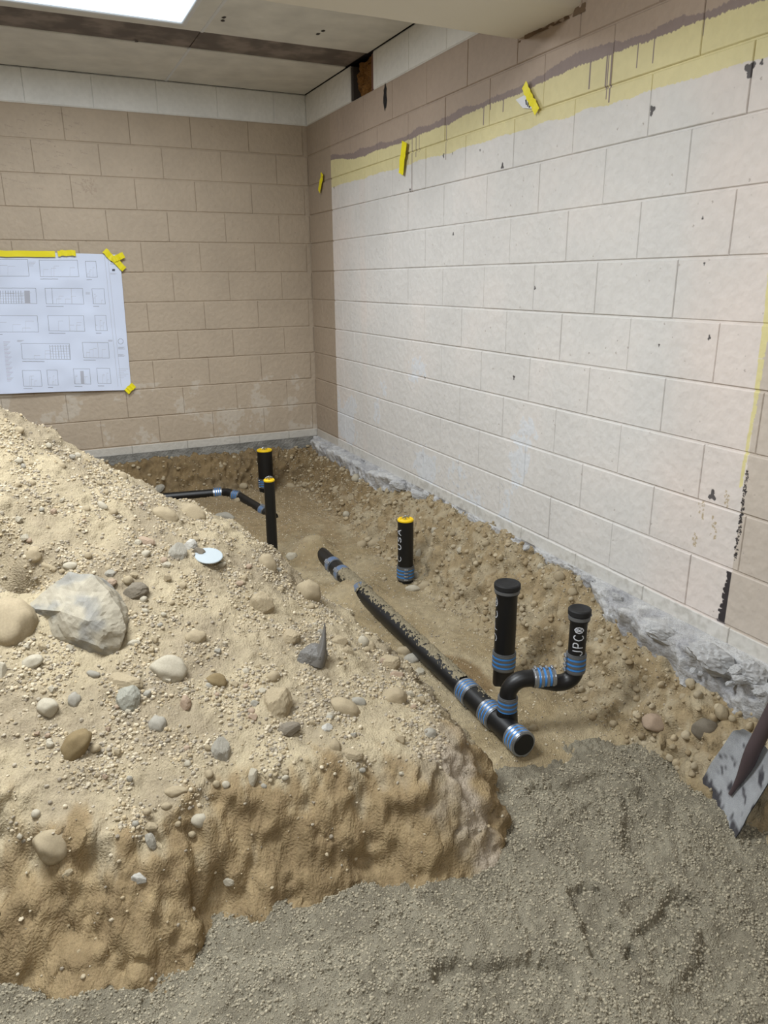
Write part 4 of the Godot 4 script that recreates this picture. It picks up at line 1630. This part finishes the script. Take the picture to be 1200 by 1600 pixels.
func lettering(parent: Node, text: String, foot_at: Vector3, face: Vector3, r: float, adv: float, high: float, thick: float, turn: float) -> void:
	# runs up the pipe; letters' tops look to the left of `face`
	var f := Vector3(face.x, 0, face.z).normalized().rotated(Vector3.UP, turn)
	var y := 0.0
	for ch in text:
		var st := begin()
		for line in glyphs[ch]:
			for k in line.size() - 1:
				var a := Vector2(line[k][0], line[k][1])
				var b := Vector2(line[k + 1][0], line[k + 1][1])
				var steps := maxi(1, int(a.distance_to(b) / 0.12))
				for q in steps:
					var p0 := a.lerp(b, float(q) / steps)
					var p1 := a.lerp(b, float(q + 1) / steps)
					var dir := Vector2((p1.x - p0.x) * adv, (p1.y - p0.y) * high).normalized()
					var nn := Vector2(-dir.y, dir.x) * thick * 0.5
					var ex := dir * thick * 0.25
					var c := []
					for e in [[p0, -1.0, -1.0], [p1, 1.0, -1.0], [p1, 1.0, 1.0], [p0, -1.0, 1.0]]:
						var m: Vector2 = Vector2(e[0].x * adv, (e[0].y - 0.5) * high) + ex * e[1] + nn * e[2]
						# along the pipe = up; letter height wraps round, upwards = anticlockwise seen from above
						var d := f.rotated(Vector3.UP, -m.y / r)
						c.append(foot_at + Vector3.UP * (y + m.x) + d * (r + 0.0006))
					quad(st, c[0], c[1], c[2], c[3], f)
		put("lettering", st.commit(), M.ink, parent)
		y += adv

func arc(c: Vector3, a: Vector3, b: Vector3, rad: float, n := 12) -> PackedVector3Array:
	# quarter turn about c from direction a to direction b
	var p := PackedVector3Array()
	for k in n + 1:
		var t := PI * 0.5 * k / n
		p.append(c + (a * cos(t) + b * sin(t)) * rad)
	return p

func tube(p: PackedVector3Array, r: float) -> ArrayMesh:
	var rad := PackedFloat32Array()
	for k in p.size():
		rad.append(r)
	return sweep(p, rad, 32)

func pipes() -> void:
	var eye_dir := func(p: Vector3) -> Vector3: return Vector3(EYE.x - p.x, 0, EYE.z - p.z).normalized()
	# --- riser with rubber cap
	var p := Vector3(-0.466, 0, 3.405)
	var o := base("riser_pipe", Vector3(p.x, -0.5, p.z))
	var g := Vector3(0, 0.5, 0)
	put("pipe", straight(Vector3(0, 0, 0), Vector3(0, 0.49, 0), R3), M.black, o)
	coupling(o, g + Vector3(0, -0.338, 0), Vector3.UP, R3, 0.078, Vector3(0.9, 0, -0.4), false)
	rubber_cap(o, g + Vector3(0, -0.006, 0), R3)
	lettering(o, "JPC®", g + Vector3(0, -0.25, 0), eye_dir.call(p), R3, 0.05, 0.034, 0.003, -1.3)
	tag(o, "black riser pipe with rubber cap and blue-striped clamp standing straight in the trench", "pipe")
	# --- riser with yellow plug by the bank
	p = Vector3(-0.357, 0, 2.30)
	o = base("riser_pipe", Vector3(p.x, -0.5, p.z))
	put("pipe", straight(Vector3.ZERO, Vector3(0, 0.425, 0), R3), M.black, o)
	coupling(o, g + Vector3(0, -0.372, 0), Vector3.UP, R3, 0.078, eye_dir.call(p), false)
	test_plug(o, Vector3(0, 0.425, 0), R3)
	lettering(o, "USA", g + Vector3(0, -0.235, 0), eye_dir.call(p), R3, 0.042, 0.03, 0.004, -0.95)
	lettering(o, "C", g + Vector3(0, -0.305, 0), eye_dir.call(p), R3, 0.042, 0.03, 0.003, -0.95)
	tag(o, "black riser pipe with yellow plug next to the earth bank", "pipe")
	# --- thin riser with yellow plug
	p = Vector3(-0.945, 0, 1.76)
	o = base("riser_pipe", Vector3(p.x, -0.5, p.z))
	put("pipe", straight(Vector3.ZERO, Vector3(0.004, 0.587, 0), R2), M.black, o)
	test_plug(o, Vector3(0.004, 0.587, 0), R2)
	tag(o, "thin tall black riser pipe with yellow plug behind the pile's crest", "pipe")
	# --- wide riser with yellow plug at the back
	p = Vector3(-0.555, 0, 0.35)
	o = base("riser_pipe", Vector3(p.x, -0.5, p.z))
	put("pipe", straight(Vector3.ZERO, Vector3(0, 0.437, 0), R4), M.black, o)
	coupling(o, g + Vector3(0, -0.31, 0), Vector3.UP, R4, 0.07, Vector3(-1, 0, 0.3), false)
	test_plug(o, Vector3(0, 0.437, 0), R4)
	tag(o, "widest black riser pipe with yellow plug near the back wall", "pipe")
	# --- main drain with the offset branch and capped inlet: one bolted line
	var line := base("drain_line", Vector3(-0.75, -0.4, 3.8))
	var org := line.position
	var A := Vector3(-0.651, -0.398, 1.86) - org
	var B := Vector3(-0.699, -0.378, 3.60) - org
	var d := (B - A).normalized()
	var at := func(z: float) -> Vector3: return A + d * ((z - 1.86) / d.z)
	put("pipe", straight(at.call(1.74), at.call(1.99), R3), M.black, line)
	put("pipe", straight(at.call(2.02), at.call(2.17), R3 * 1.02), M.black, line)
	put("pipe", straight(at.call(2.17), at.call(3.50), R3), M.black, line)
	put("pipe", straight(at.call(3.51), at.call(3.65), R3 * 1.04), M.black, line)
	coupling(line, at.call(1.985), d, R3, 0.06, Vector3(-0.7, 0.6, 0.2))
	coupling(line, at.call(2.13), d, R3, 0.06, Vector3(-0.7, 0.6, 0.2))
	coupling(line, at.call(3.505), d, R3, 0.07, Vector3(-0.4, -0.9, 0.2), true, 0.002)
	coupling(line, at.call(3.675), d, R3, 0.07, Vector3(0.6, -0.8, 0.2), true, 0.002)
	coupling(line, at.call(2.40), d, R3, 0.05, Vector3(0.9, 0.2, 0))
	put("pipe", straight(at.call(2.34), at.call(2.44), R3), M.black, line)
	# tee: barrel bending out of the line, with the branch rising
	var e0: Vector3 = at.call(3.70)
	var e1: Vector3 = at.call(3.83)
	put("tee", straight(e0, e1, R3), M.black, line)
	coupling(line, at.call(3.85), d, R3 * 0.98, 0.062, Vector3(0.2, -0.9, 0.2))
	put("pipe_end", straight(at.call(3.868), at.call(3.884), R3 * 0.93), M.black, line)
	var rz: Vector3 = at.call(3.745) + Vector3(0.018, 0, 0)
	var arm_y := -0.198 - org.y
	var er := 0.062
	put("tee_branch", sweep(PackedVector3Array([rz, rz + Vector3(0, 0.055, 0), rz + Vector3(0, 0.07, 0), rz + Vector3(0, 0.10, 0)]), PackedFloat32Array([R3 * 0.95, R3 * 0.86, R2 + 0.001, R2]), 32), M.black, line)
	var ax := Vector3(0.228, 0, 0.08).normalized()
	var bx := Vector3(rz.x, arm_y, rz.z)
	# first elbow: up, then along ax
	var c1 := Vector3(bx.x, arm_y - er, bx.z) + ax * er
	var path := PackedVector3Array([rz + Vector3(0, 0.04, 0)])
	path.append_array(arc(c1, -ax, Vector3.UP, er))
	path.append(c1 + Vector3.UP * er + ax * 0.03)
	put("elbow", tube(path, R2), M.black, line)
	var far := 0.2416
	var er2 := 0.05
	var c2 := Vector3(bx.x, arm_y - 0.025 + er2, bx.z) + ax * (far - er2)
	path = PackedVector3Array([c1 + Vector3.UP * er + ax * 0.02, c2 + Vector3.DOWN * er2 - ax * 0.02])
	path.append_array(arc(c2, Vector3.DOWN, ax, er2))
	var topx := c2 + ax * er2
	path.append(topx + Vector3.UP * 0.02)
	put("elbow", tube(path, R2), M.black, line)
	var top_y := 0.062 - org.y
	put("pipe", straight(topx + Vector3.UP * 0.005, Vector3(topx.x, top_y - 0.01, topx.z), R2), M.black, line)
	coupling(line, rz + Vector3(0, 0.078, 0), Vector3.UP, R2, 0.07, Vector3(0.9, 0, -0.6), false)
	coupling(line, c1 + Vector3.UP * er + ax * 0.064, ax, R2, 0.08, Vector3(-0.1, 1, -0.15), true)
	coupling(line, topx + Vector3.UP * 0.03, Vector3.UP, R2, 0.075, Vector3(-0.9, 0, -0.4), false)
	rubber_cap(line, Vector3(topx.x, top_y - 0.006, topx.z), R2)
	lettering(line, "JPC®", topx + Vector3.UP * 0.068, eye_dir.call(topx + org), R2, 0.0285, 0.034, 0.0036, 0.12)
	# soil caked on the upper side of the buried run
	for seg in [[2.15, 2.44, 1.0, 0.1], [2.40, 3.46, 0.72, 0.48], [3.54, 3.64, 0.55, 0.72]]:
		put("soil_crust", crust(at, seg[0], seg[1], R3, seg[2], seg[3], d), M.crust, line)
	tag(line, "black drain line with dirty straight run and S-shaped branch capped at its end", "drain pipe")
	# --- side drain at the back
	var sd := base("side_drain", Vector3(-0.95, -0.38, 0.35))
	org = sd.position
	var q0 := Vector3(-1.42, -0.358, 0.22) - org
	var q1 := Vector3(-0.915, -0.352, 0.32) - org
	var q2 := Vector3(-0.795, -0.36, 0.48) - org
	var q3 := Vector3(-0.705, -0.375, 1.02) - org
	put("pipe", straight(q0, q1, R2), M.black, sd)
	put("elbow", tube(PackedVector3Array([q1 - Vector3(0.03, 0, 0), q1, q1.lerp(q2, 0.35) + Vector3(0.02, 0.004, -0.02), q2, q2.lerp(q3, 0.15)]), R2 * 1.02), M.black, sd)
	put("pipe", straight(q2, q3, R2), M.black, sd)
	coupling(sd, q1 + Vector3(-0.01, 0, 0), q1 - q0, R2, 0.066, Vector3(0, 1, -0.2))
	coupling(sd, q2 + Vector3(-0.02, 0.003, -0.035), q2 - q1, R2, 0.066, Vector3(0, 1, -0.2))
	coupling(sd, q3 + (q2 - q3).normalized() * 0.16, q3 - q2, R2, 0.066, Vector3(0, 1, -0.2))
	tag(sd, "bent black side drain with blue-striped clamps at the back of the trench", "drain pipe")

func crust(at: Callable, z0: float, z1: float, r: float, spread: float, bare: float, d: Vector3) -> ArrayMesh:
	var st := begin()
	st.set_smooth_group(0)
	var n := int((z1 - z0) / 0.008)
	var m := 18
	var s := d.cross(Vector3.UP).normalized()
	var u := s.cross(d)
	var P := func(i: int, j: int) -> Vector3:
		var c: Vector3 = at.call(z0 + (z1 - z0) * i / n)
		var a := (j - m * 0.5) / m * PI * spread - 0.28
		var q := c + (u * cos(a) + s * sin(a)) * r
		var k: float = 0.5 * nz.mid.get_noise_3dv(q * 2.0) + 0.6 * nz.fine.get_noise_3dv(q * 2.2)
		var edge := absf(j - m * 0.5) / (m * 0.5)
		return q + (u * cos(a) + s * sin(a)) * (0.008 * (k * 1.5 + 0.85 - bare - edge * edge * 0.9))
	for i in n:
		for j in m:
			for t in [[0, 0], [1, 0], [1, 1], [0, 0], [1, 1], [0, 1]]:
				st.set_color(lin(196, 182, 152))
				st.add_vertex(P.call(i + t[0], j + t[1]))
	st.index()
	st.generate_normals()
	return st.commit()

# ------------------------------------------------------------------ paper and tape
func strip_on(called: String, a: Vector3, b: Vector3, width: float, n: Vector3, m: Material, label: String, sd: int, group := "", lift := 0.004) -> void:
	var t := (b - a).normalized()
	var s := t.cross(n).normalized()
	var r := RandomNumberGenerator.new()
	r.seed = sd
	var st := begin()
	st.set_smooth_group(0)
	var k := 10
	var c := (a + b) * 0.5
	var rows := []
	for i in k + 1:
		var wob := r.randf_range(-0.003, 0.003)
		var l := lift + r.randf_range(0.0, 0.004)
		var p := a.lerp(b, float(i) / k) + s * wob - c
		rows.append([p - s * width * 0.5 + n * l, p + s * width * 0.5 + n * (l + r.randf_range(-0.001, 0.002))])
	for i in k:
		quad(st, rows[i][0], rows[i + 1][0], rows[i + 1][1], rows[i][1], n)
		quad(st, rows[i][0] - n * 0.0006, rows[i + 1][0] - n * 0.0006, rows[i + 1][1] - n * 0.0006, rows[i][1] - n * 0.0006, -n)
	var o := put(called, st.commit(), m)
	o.position = c
	tag(o, label, "tape", group)

func sheet_and_tape() -> void:
	# drawing sheet: 48 x 36 inches, on the back wall, slightly turned
	var W := 1280
	var H := 960
	var im := Image.create(W, H, false, Image.FORMAT_RGB8)
	im.fill(rgb(214, 224, 246))
	var tr := on_z(187, 398, 0.0)
	var br := on_z(205, 609, 0.0)
	var side := Vector2(br.x - tr.x, br.y - tr.y)
	var tall := side.length()
	var down := side / tall
	var left := Vector2(down.y, -down.x)
	if left.x > 0:
		left = -left
	var wide := 1.24
	var XY := func(zx: float, zy: float) -> Vector2:
		var p := on_z(zx / 4.0, 350.0 + zy / 4.0, 0.0)
		var q := Vector2(p.x - tr.x, p.y - tr.y)
		return Vector2((1.0 - q.dot(left) / wide) * W, q.dot(down) / tall * H)
	var ink := rgb(120, 124, 138)
	var faint := rgb(176, 180, 194)
	var L := func(x0: float, y0: float, x1: float, y1: float, c: Color, th: int) -> void:
		var a: Vector2 = XY.call(x0, y0)
		var b: Vector2 = XY.call(x1, y1)
		var n := int(a.distance_to(b)) + 1
		for k in n + 1:
			var p := a.lerp(b, float(k) / n)
			im.fill_rect(Rect2i(int(p.x), int(p.y), th, th), c)
	var box := func(x0: float, y0: float, x1: float, y1: float, c: Color) -> void:
		var sk := (y1 - y0) * 0.09
		L.call(x0, y0, x1, y0, c, 2)
		L.call(x0 + sk, y1, x1 + sk, y1, c, 2)
		L.call(x0, y0, x0 + sk, y1, c, 2)
		L.call(x1, y0, x1 + sk, y1, c, 2)
		L.call(x0 + sk, y1 + 15, x0 + sk + (x1 - x0) * 0.45, y1 + 15, ink, 3)
	for b in [[-200, 222, 172, 328], [243, 226, 482, 330], [532, 233, 598, 333], [-220, 403, 222, 500], [280, 403, 514, 502], [573, 405, 648, 500], [-180, 577, 232, 680], [298, 575, 520, 672], [590, 572, 660, 668], [132, 752, 432, 850], [513, 742, 674, 838], [140, 922, 254, 1020], [292, 918, 356, 1013], [457, 908, 558, 1003], [602, 903, 684, 998]]:
		box.call(b[0], b[1], b[2], b[3], ink)
		# sparse fixture lines inside each elevation
		for k in 4:
			var x := lerpf(b[0], b[2], rng.randf_range(0.1, 0.85))
			var y := lerpf(b[1], b[3], rng.randf_range(0.3, 0.8))
			L.call(x, y, x + (b[2] - b[0]) * 0.12, y, faint, 2)
			L.call(x, y, x, b[3], faint, 1)
	for k in 9:
		L.call(2 + k * 16, 420, 6 + k * 16, 498, ink, 2)
	for k in 4:
		L.call(0, 435 + k * 18, 145, 435 + k * 18, faint, 2)
	for k in 20:
		L.call(152 + k * 1.7, 420, 156 + k * 1.7, 500, faint, 2)
	for k in 8:
		L.call(310 + k * 17, 762, 317 + k * 17, 846, ink, 2)
	for k in 5:
		L.call(312, 770 + k * 16, 438, 768 + k * 16, faint, 2)
	for k in 12:
		L.call(500 + k * 1.8, 922, 506 + k * 1.8, 1003, faint, 2)
	L.call(322, 405, 330, 500, ink, 2)
	L.call(443, 405, 450, 500, faint, 2)
	L.call(430, 577, 436, 670, faint, 2)
	L.call(608, 745, 615, 836, faint, 2)
	for x in [652, 672]:
		L.call(x, 205, x + 84, 1015, faint, 2)
	# title block marks
	for e in [[700, 282, 716, 294], [692, 225, 706, 236]]:
		for k in 10:
			L.call(e[0], e[1] + k * 1.3, e[2], e[1] + k * 1.3, rgb(70, 74, 86), 2)
	for k in 24:
		var a := TAU * k / 24.0
		L.call(752 + cos(a) * 16, 733 + sin(a) * 17, 752 + cos(a + 0.3) * 16, 733 + sin(a + 0.3) * 17, ink, 2)
	for k in 8:
		L.call(738, 768 + k * 4.0 + (30 if k > 3 else 0), 780 - (k % 3) * 8, 768 + k * 4.0 + (30 if k > 3 else 0), faint if k % 2 == 0 else ink, 2)
	for k in 6:
		L.call(688, 245 + k * 4 + (50 if k > 2 else 0), 730 - (k % 2) * 10, 245 + k * 4 + (50 if k > 2 else 0), faint, 2)
		L.call(740, 905 + k * 11, 800 - (k % 3) * 14, 905 + k * 11, faint, 2)
	# notes: short lines in two inks
	for k in 32:
		L.call(22 + k * 0.8, 742 + k * 8, 62 + k * 0.8 - (k % 4) * 7, 742 + k * 8, rgb(158, 136, 160) if k % 3 == 0 else faint, 2)
	for k in 4:
		L.call(180, 238 + k * 8, 222 - k * 5, 238 + k * 8, faint, 2)
		L.call(535, 428 + k * 4, 560, 428 + k * 4, faint, 2)
		L.call(108, 732 + k * 3, 150 - k * 6, 732 + k * 3, faint, 2)
		L.call(675, 725 + k * 3, 700, 725 + k * 3, faint, 2)
	var m := mat(Color.WHITE, 0.7)
	m.albedo_texture = tex(im)
	m.texture_repeat = false
	var sh := base("drawing_sheet", Vector3(tr.x, tr.y, 0.0))
	var nxx := 60
	var nyy := 46
	var pos := PackedVector3Array()
	var nor := PackedVector3Array()
	var uv := PackedVector2Array()
	var idx := PackedInt32Array()
	var n := FastNoiseLite.new(); n.seed = 66; n.frequency = 3.0; n.fractal_octaves = 2
	for j in nyy + 1:
		for i in nxx + 1:
			var u := float(i) / nxx
			var v := float(j) / nyy
			var q := left * (1.0 - u) * wide + down * v * tall
			q += -down * 0.012 * sin((1.0 - u) * 2.6) * v
			var held := minf(1.0, minf(v * 6.0, 0.25 + 4.0 * (1.0 - u)))
			var z := 0.007 + held * (0.008 + 0.010 * n.get_noise_2d(u * 1.2, v * 1.0) + 0.012 * v * v)
			pos.append(Vector3(q.x, q.y, z))
			uv.append(Vector2(u, v))
	nor.resize(pos.size())
	for j in nyy + 1:
		for i in nxx + 1:
			var a := pos[j * (nxx + 1) + mini(i + 1, nxx)] - pos[j * (nxx + 1) + maxi(i - 1, 0)]
			var b := pos[mini(j + 1, nyy) * (nxx + 1) + i] - pos[maxi(j - 1, 0) * (nxx + 1) + i]
			nor[j * (nxx + 1) + i] = b.cross(a).normalized()
	for j in nyy:
		for i in nxx:
			var p := j * (nxx + 1) + i
			idx.append_array(PackedInt32Array([p, p + 1, p + nxx + 1, p + 1, p + nxx + 2, p + nxx + 1]))
	put("paper", arrays_mesh(pos, nor, idx, uv), m, sh)
	tag(sh, "large printed construction drawing sheet taped to the tan block wall", "drawing")
	var zb := func(px: float, py: float) -> Vector3: return on_z(px, py, 0.014)
	strip_on("tape_strip", zb.call(-70, 396), zb.call(86, 396.5), 0.038, Vector3(0, 0, 1), M.tape, "long yellow tape strip along the drawing sheet's top edge", 1)
	strip_on("tape_strip", zb.call(90, 396), zb.call(118, 395), 0.036, Vector3(0, 0, 1), M.tape, "short yellow tape piece at the end of the long top strip", 2)
	strip_on("tape_strip", zb.call(163, 391), zb.call(194, 421), 0.040, Vector3(0, 0, 1), M.tape, "yellow tape strip slanting over the drawing sheet's upper corner", 3)
	strip_on("tape_strip", zb.call(176, 406), zb.call(193, 398), 0.040, Vector3(0, 0, 1), M.tape, "crumpled yellow tape bit crossing the slanting corner strip", 4, "", 0.009)
	strip_on("tape_strip", zb.call(197, 612), zb.call(209, 601), 0.042, Vector3(0, 0, 1), M.tape, "small yellow tape square at the drawing sheet's lower corner", 5, "", 0.007)
	var xb := func(px: float, py: float) -> Vector3: return on_x(px, py, -0.003)
	strip_on("tape_strip", xb.call(636, 222), xb.call(629, 272), 0.060, Vector3(-1, 0, 0), M.tape, "yellow tape strip hanging over grey paint runs on the yellow band", 6, "", 0.012)
	strip_on("tape_strip", xb.call(506, 271), xb.call(501, 300), 0.045, Vector3(-1, 0, 0), M.tape, "yellow tape strip near the room corner, short of the yellow band", 7, "", 0.010)
	strip_on("tape_strip", xb.call(822, 133), xb.call(842, 175), 0.036, Vector3(-1, 0, 0), M.tape, "yellow tape strip holding a torn paper scrap to the wall", 8, "", 0.009)
	# torn scrap of paper under that tape
	var sc := [xb.call(807, 156), xb.call(820, 149), xb.call(834, 158), xb.call(832, 170), xb.call(818, 169)]
	var cen := Vector3.ZERO
	for e in sc:
		cen += e / 5.0
	var st := begin()
	for k in 5:
		tri(st, Vector3(-0.006, 0, 0), sc[k] - cen + Vector3(-0.004, 0, 0), sc[(k + 1) % 5] - cen + Vector3(-0.004, 0, 0), Vector3(-1, 0, 0))
	var scrap := base("paper_scrap", cen)
	put("paper", st.commit(), mat(rgb(222, 224, 228), 0.8), scrap)
	for k in 3:
		st = begin()
		var q: Vector3 = xb.call(824 + k * 3, 160 + k * 2) - cen
		add_box(st, q + Vector3(-0.007, 0, 0), Vector3(0.0008, 0.022, 0.006), Basis(Vector3.RIGHT, 0.4 * k - 0.3))
		put("marker_stroke", st.commit(), mat(rgb(40, 40, 46), 0.8), scrap)
	tag(scrap, "torn white paper scrap with black pen marks on the yellow band", "paper")

# ------------------------------------------------------------------ shovel
func shovel() -> void:
	# cutting edge rests in the sand, blade leans against the bank
	var A := on_y(1098, 1226, -0.44)
	var B := on_y(1156, 1311, -0.45)
	var d := ray(1160, 1162)
	var S := EYE
	var t := 1.6
	while t < 3.2:
		var q := EYE + d * t
		if q.distance_to(A) < 0.235 and q.y > -0.38:
			S = q
			break
		t += 0.005
	if S == EYE:
		S = EYE + d * 2.12
	var e := (B - A).normalized()
	var w := A.distance_to(B)
	var v := (S - A)
	v = (v - e * v.dot(e) * 0.6)
	var ln := 0.28
	v = v.normalized()
	var n := v.cross(e).normalized()
	if n.dot(EYE - A) < 0.0:
		n = -n
	var o := base("shovel", (A + B) * 0.5)
	var half := w * 0.5
	# blade: dished across, rounded shoulders
	var nu := 24
	var nv := 26
	var pos := PackedVector3Array()
	var nor := PackedVector3Array()
	var col := PackedColorArray()
	var idx := PackedInt32Array()
	var P := func(i: int, j: int, back: float) -> Vector3:
		var u := (float(i) / nu) * 2.0 - 1.0
		var k := float(j) / nv
		var wid := half * (1.0 - 0.10 * k - 0.25 * ss(0.86, 1.0, k))
		var lip := 0.016 * absf(u) * absf(u) + 0.012 * ss(0.75, 1.0, absf(u)) * ss(0.05, 0.4, k)
		var bow := 0.010 * (1.0 - u * u) * (1.0 - ss(0.0, 0.15, k))
		return e * u * wid + v * (k * ln - bow) + n * (lip + 0.014 * sin(k * PI) * -0.4 - back)
	for s in 2:
		for j in nv + 1:
			for i in nu + 1:
				var q: Vector3 = P.call(i, j, 0.003 * s)
				pos.append(q)
				var du: Vector3 = P.call(mini(i + 1, nu), j, 0.0) - P.call(maxi(i - 1, 0), j, 0.0)
				var dv: Vector3 = P.call(i, mini(j + 1, nv), 0.0) - P.call(i, maxi(j - 1, 0), 0.0)
				var nn := dv.cross(du).normalized()
				if nn.dot(n) < 0.0:
					nn = -nn
				nor.append(nn if s == 0 else -nn)
				# dried cement dust caked on dark steel
				var a: float = 0.7 * nz.patch2.get_noise_3dv(q * 2.0 + Vector3(3, 1, 0)) + 0.25 * nz.fine.get_noise_3dv(q)
				var k := float(j) / nv
				var bare := ss(0.02, 0.16, a + 0.36 * (1.0 - ss(0.0, 0.35, k)) - 0.14)
				col.append(lin(196, 198, 202).lerp(lin(84, 82, 88), bare))
	var w1 := nu + 1
	var off := w1 * (nv + 1)
	for j in nv:
		for i in nu:
			var p := j * w1 + i
			idx.append_array(PackedInt32Array([p, p + 1, p + w1, p + 1, p + w1 + 1, p + w1]))
			idx.append_array(PackedInt32Array([off + p, off + p + w1, off + p + 1, off + p + 1, off + p + w1, off + p + w1 + 1]))
	var bm := mat(Color.WHITE, 0.7, 0.1)
	bm.vertex_color_use_as_albedo = true
	bm.albedo_texture = M.rock.grey.albedo_texture
	bm.uv1_triplanar = true
	bm.uv1_scale = Vector3.ONE * 4.0
	put("blade", arrays_mesh(pos, nor, idx, PackedVector2Array(), col), bm, o)
	# socket rib rising out of the blade
	var path := PackedVector3Array()
	var rad := PackedFloat32Array()
	var lean := (v * 0.75 + Vector3(0.02, 0.55, 0.05)).normalized()
	for k in 12:
		var q := k / 11.0
		path.append(v * (ln * (0.26 + 0.66 * q)) + n * (0.004 + 0.022 * q * q))
		rad.append(lerpf(0.006, 0.021, ss(0.0, 0.9, q)))
	var last := path[11]
	for k in 8:
		path.append(last + lean * 0.03 * (k + 1))
		rad.append(0.021)
	put("socket", sweep(path, rad, 20), mat(rgb(72, 60, 62), 0.6), o)
	var h0 := path[path.size() - 1]
	put("handle", sweep(PackedVector3Array([h0 - lean * 0.02, h0 + lean * 0.5, h0 + lean * 0.95, h0 + lean]), PackedFloat32Array([0.018, 0.0175, 0.0165, 0.012]), 20), mat(rgb(74, 46, 40), 0.6), o)
	tag(o, "square-mouth shovel with dust-caked blade leaning on the earth bank", "shovel")

# ------------------------------------------------------------------ broken slab edge
func slab_rubble() -> void:
	# rough concrete left along the foot of the right wall
	var t := base("trim_1")
	structure(t, "broken grey concrete edge along the foot of the pale painted wall", "concrete")
	var n := FastNoiseLite.new(); n.seed = 51; n.frequency = 7.0; n.fractal_octaves = 5
	var c := FastNoiseLite.new(); c.seed = 52; c.frequency = 16.0; c.noise_type = FastNoiseLite.TYPE_CELLULAR; c.cellular_return_type = FastNoiseLite.RETURN_CELL_VALUE
	var nzz := 620
	var m := 22
	var pos := PackedVector3Array()
	var idx := PackedInt32Array()
	var col := PackedColorArray()
	for i in nzz + 1:
		var z := 0.012 + 5.4 * i / nzz
		# reach of the ledge from the wall
		var reach := 0.075 * (1.0 - ss(1.25, 1.7, z)) + 0.012 + 0.115 * ss(3.3, 3.75, z) + 0.03 * n.get_noise_1d(z * 0.7)
		var drop := 0.055 + 0.05 * ss(3.3, 3.8, z) + 0.03 * (1.0 - ss(1.0, 1.6, z))
		for j in m + 1:
			var k := float(j) / m
			var p: Vector3
			if k < 0.5:
				p = Vector3(-reach * k * 2.0, -0.062 - 0.022 * k * 2.0, z)
			else:
				p = Vector3(-reach * (1.0 - 0.25 * (k - 0.5) * 2.0), -0.084 - drop * (k - 0.5) * 3.2, z)
			var a := n.get_noise_3dv(p)
			var b := c.get_noise_3dv(p)
			var amp := ss(0.0, 0.2, k)
			p += Vector3(-0.030 * a - 0.016 * b, 0.026 * a + 0.014 * b, 0.01 * a) * amp
			p.x = minf(p.x, 0.003)
			pos.append(p)
			col.append(lin(196, 195, 197).lerp(lin(238, 237, 235), clampf(0.5 + a * 1.2 + b * 0.25, 0, 1)))
	for i in nzz:
		for j in m:
			var p := i * (m + 1) + j
			idx.append_array(PackedInt32Array([p, p + m + 1, p + 1, p + 1, p + m + 1, p + m + 2]))
	var nor := PackedVector3Array()
	nor.resize(pos.size())
	for i in nzz + 1:
		for j in m + 1:
			var dz := pos[mini(i + 1, nzz) * (m + 1) + j] - pos[maxi(i - 1, 0) * (m + 1) + j]
			var dj := pos[i * (m + 1) + mini(j + 1, m)] - pos[i * (m + 1) + maxi(j - 1, 0)]
			nor[i * (m + 1) + j] = dj.cross(dz).normalized()
			if nor[i * (m + 1) + j].dot(Vector3(-1, 0.8, 0)) < 0.0 and j < 4:
				nor[i * (m + 1) + j] = -nor[i * (m + 1) + j]
	put("ledge", arrays_mesh(pos, nor, idx, PackedVector2Array(), col), M.concrete, t)
	# loose lumps
	var grey := mat(rgb(222, 222, 222), 0.95)
	grey.albedo_texture = M.concrete.albedo_texture
	grey.uv1_triplanar = true
	grey.uv1_scale = Vector3.ONE * 3.0
	grey.heightmap_enabled = true
	grey.heightmap_texture = M.concrete.heightmap_texture
	grey.heightmap_scale = 0.04
	var meshes := []
	for k in 5:
		meshes.append(stone_mesh(3, 700 + k, true, false, 0.18))
	var k2 := 0
	for e in [[1040, 993, 66, 30, -28, -0.10], [1112, 1030, 92, 46, -30, -0.12], [1176, 1052, 60, 40, -30, -0.09], [1150, 1047, 28, 18, 0, -0.14], [1157, 1062, 32, 18, -10, -0.14], [1142, 1068, 18, 9, 0, -0.13], [1083, 1048, 12, 11, 0, -0.13], [1095, 1052, 10, 8, 0, -0.13], [1186, 1082, 24, 14, -20, -0.15], [655, 775, 34, 16, -30, -0.06], [622, 758, 28, 14, -25, -0.06], [560, 727, 26, 12, -35, -0.05], [533, 712, 24, 12, -35, -0.05], [822, 856, 12, 9, 0, -0.06], [965, 935, 26, 14, -35, -0.04]]:
		var p := on_x(e[0], e[1], e[5])
		var s: float = (p - EYE).dot(fw) / 1149.77 * 0.5
		var a := deg_to_rad(e[4])
		var o := put("concrete_chunk", meshes[k2 % 5], grey)
		k2 += 1
		o.transform = Transform3D(Basis((rt * cos(a) + up * sin(a)) * e[2] * s, (-rt * sin(a) + up * cos(a)) * e[3] * s, -fw * e[3] * s), p)
		var big: bool = e[2] > 50
		if big:
			tag(o, ["broad broken concrete lump nearest the black residue streak", "largest broken concrete lump on the bank above the faceted pale stone", "jagged concrete lump under the wall behind the shovel handle"][k2 - 1], "concrete chunk")
		else:
			tag(o, "small broken concrete piece on the ledge below the painted wall", "concrete chunk", "small concrete pieces along the wall foot")
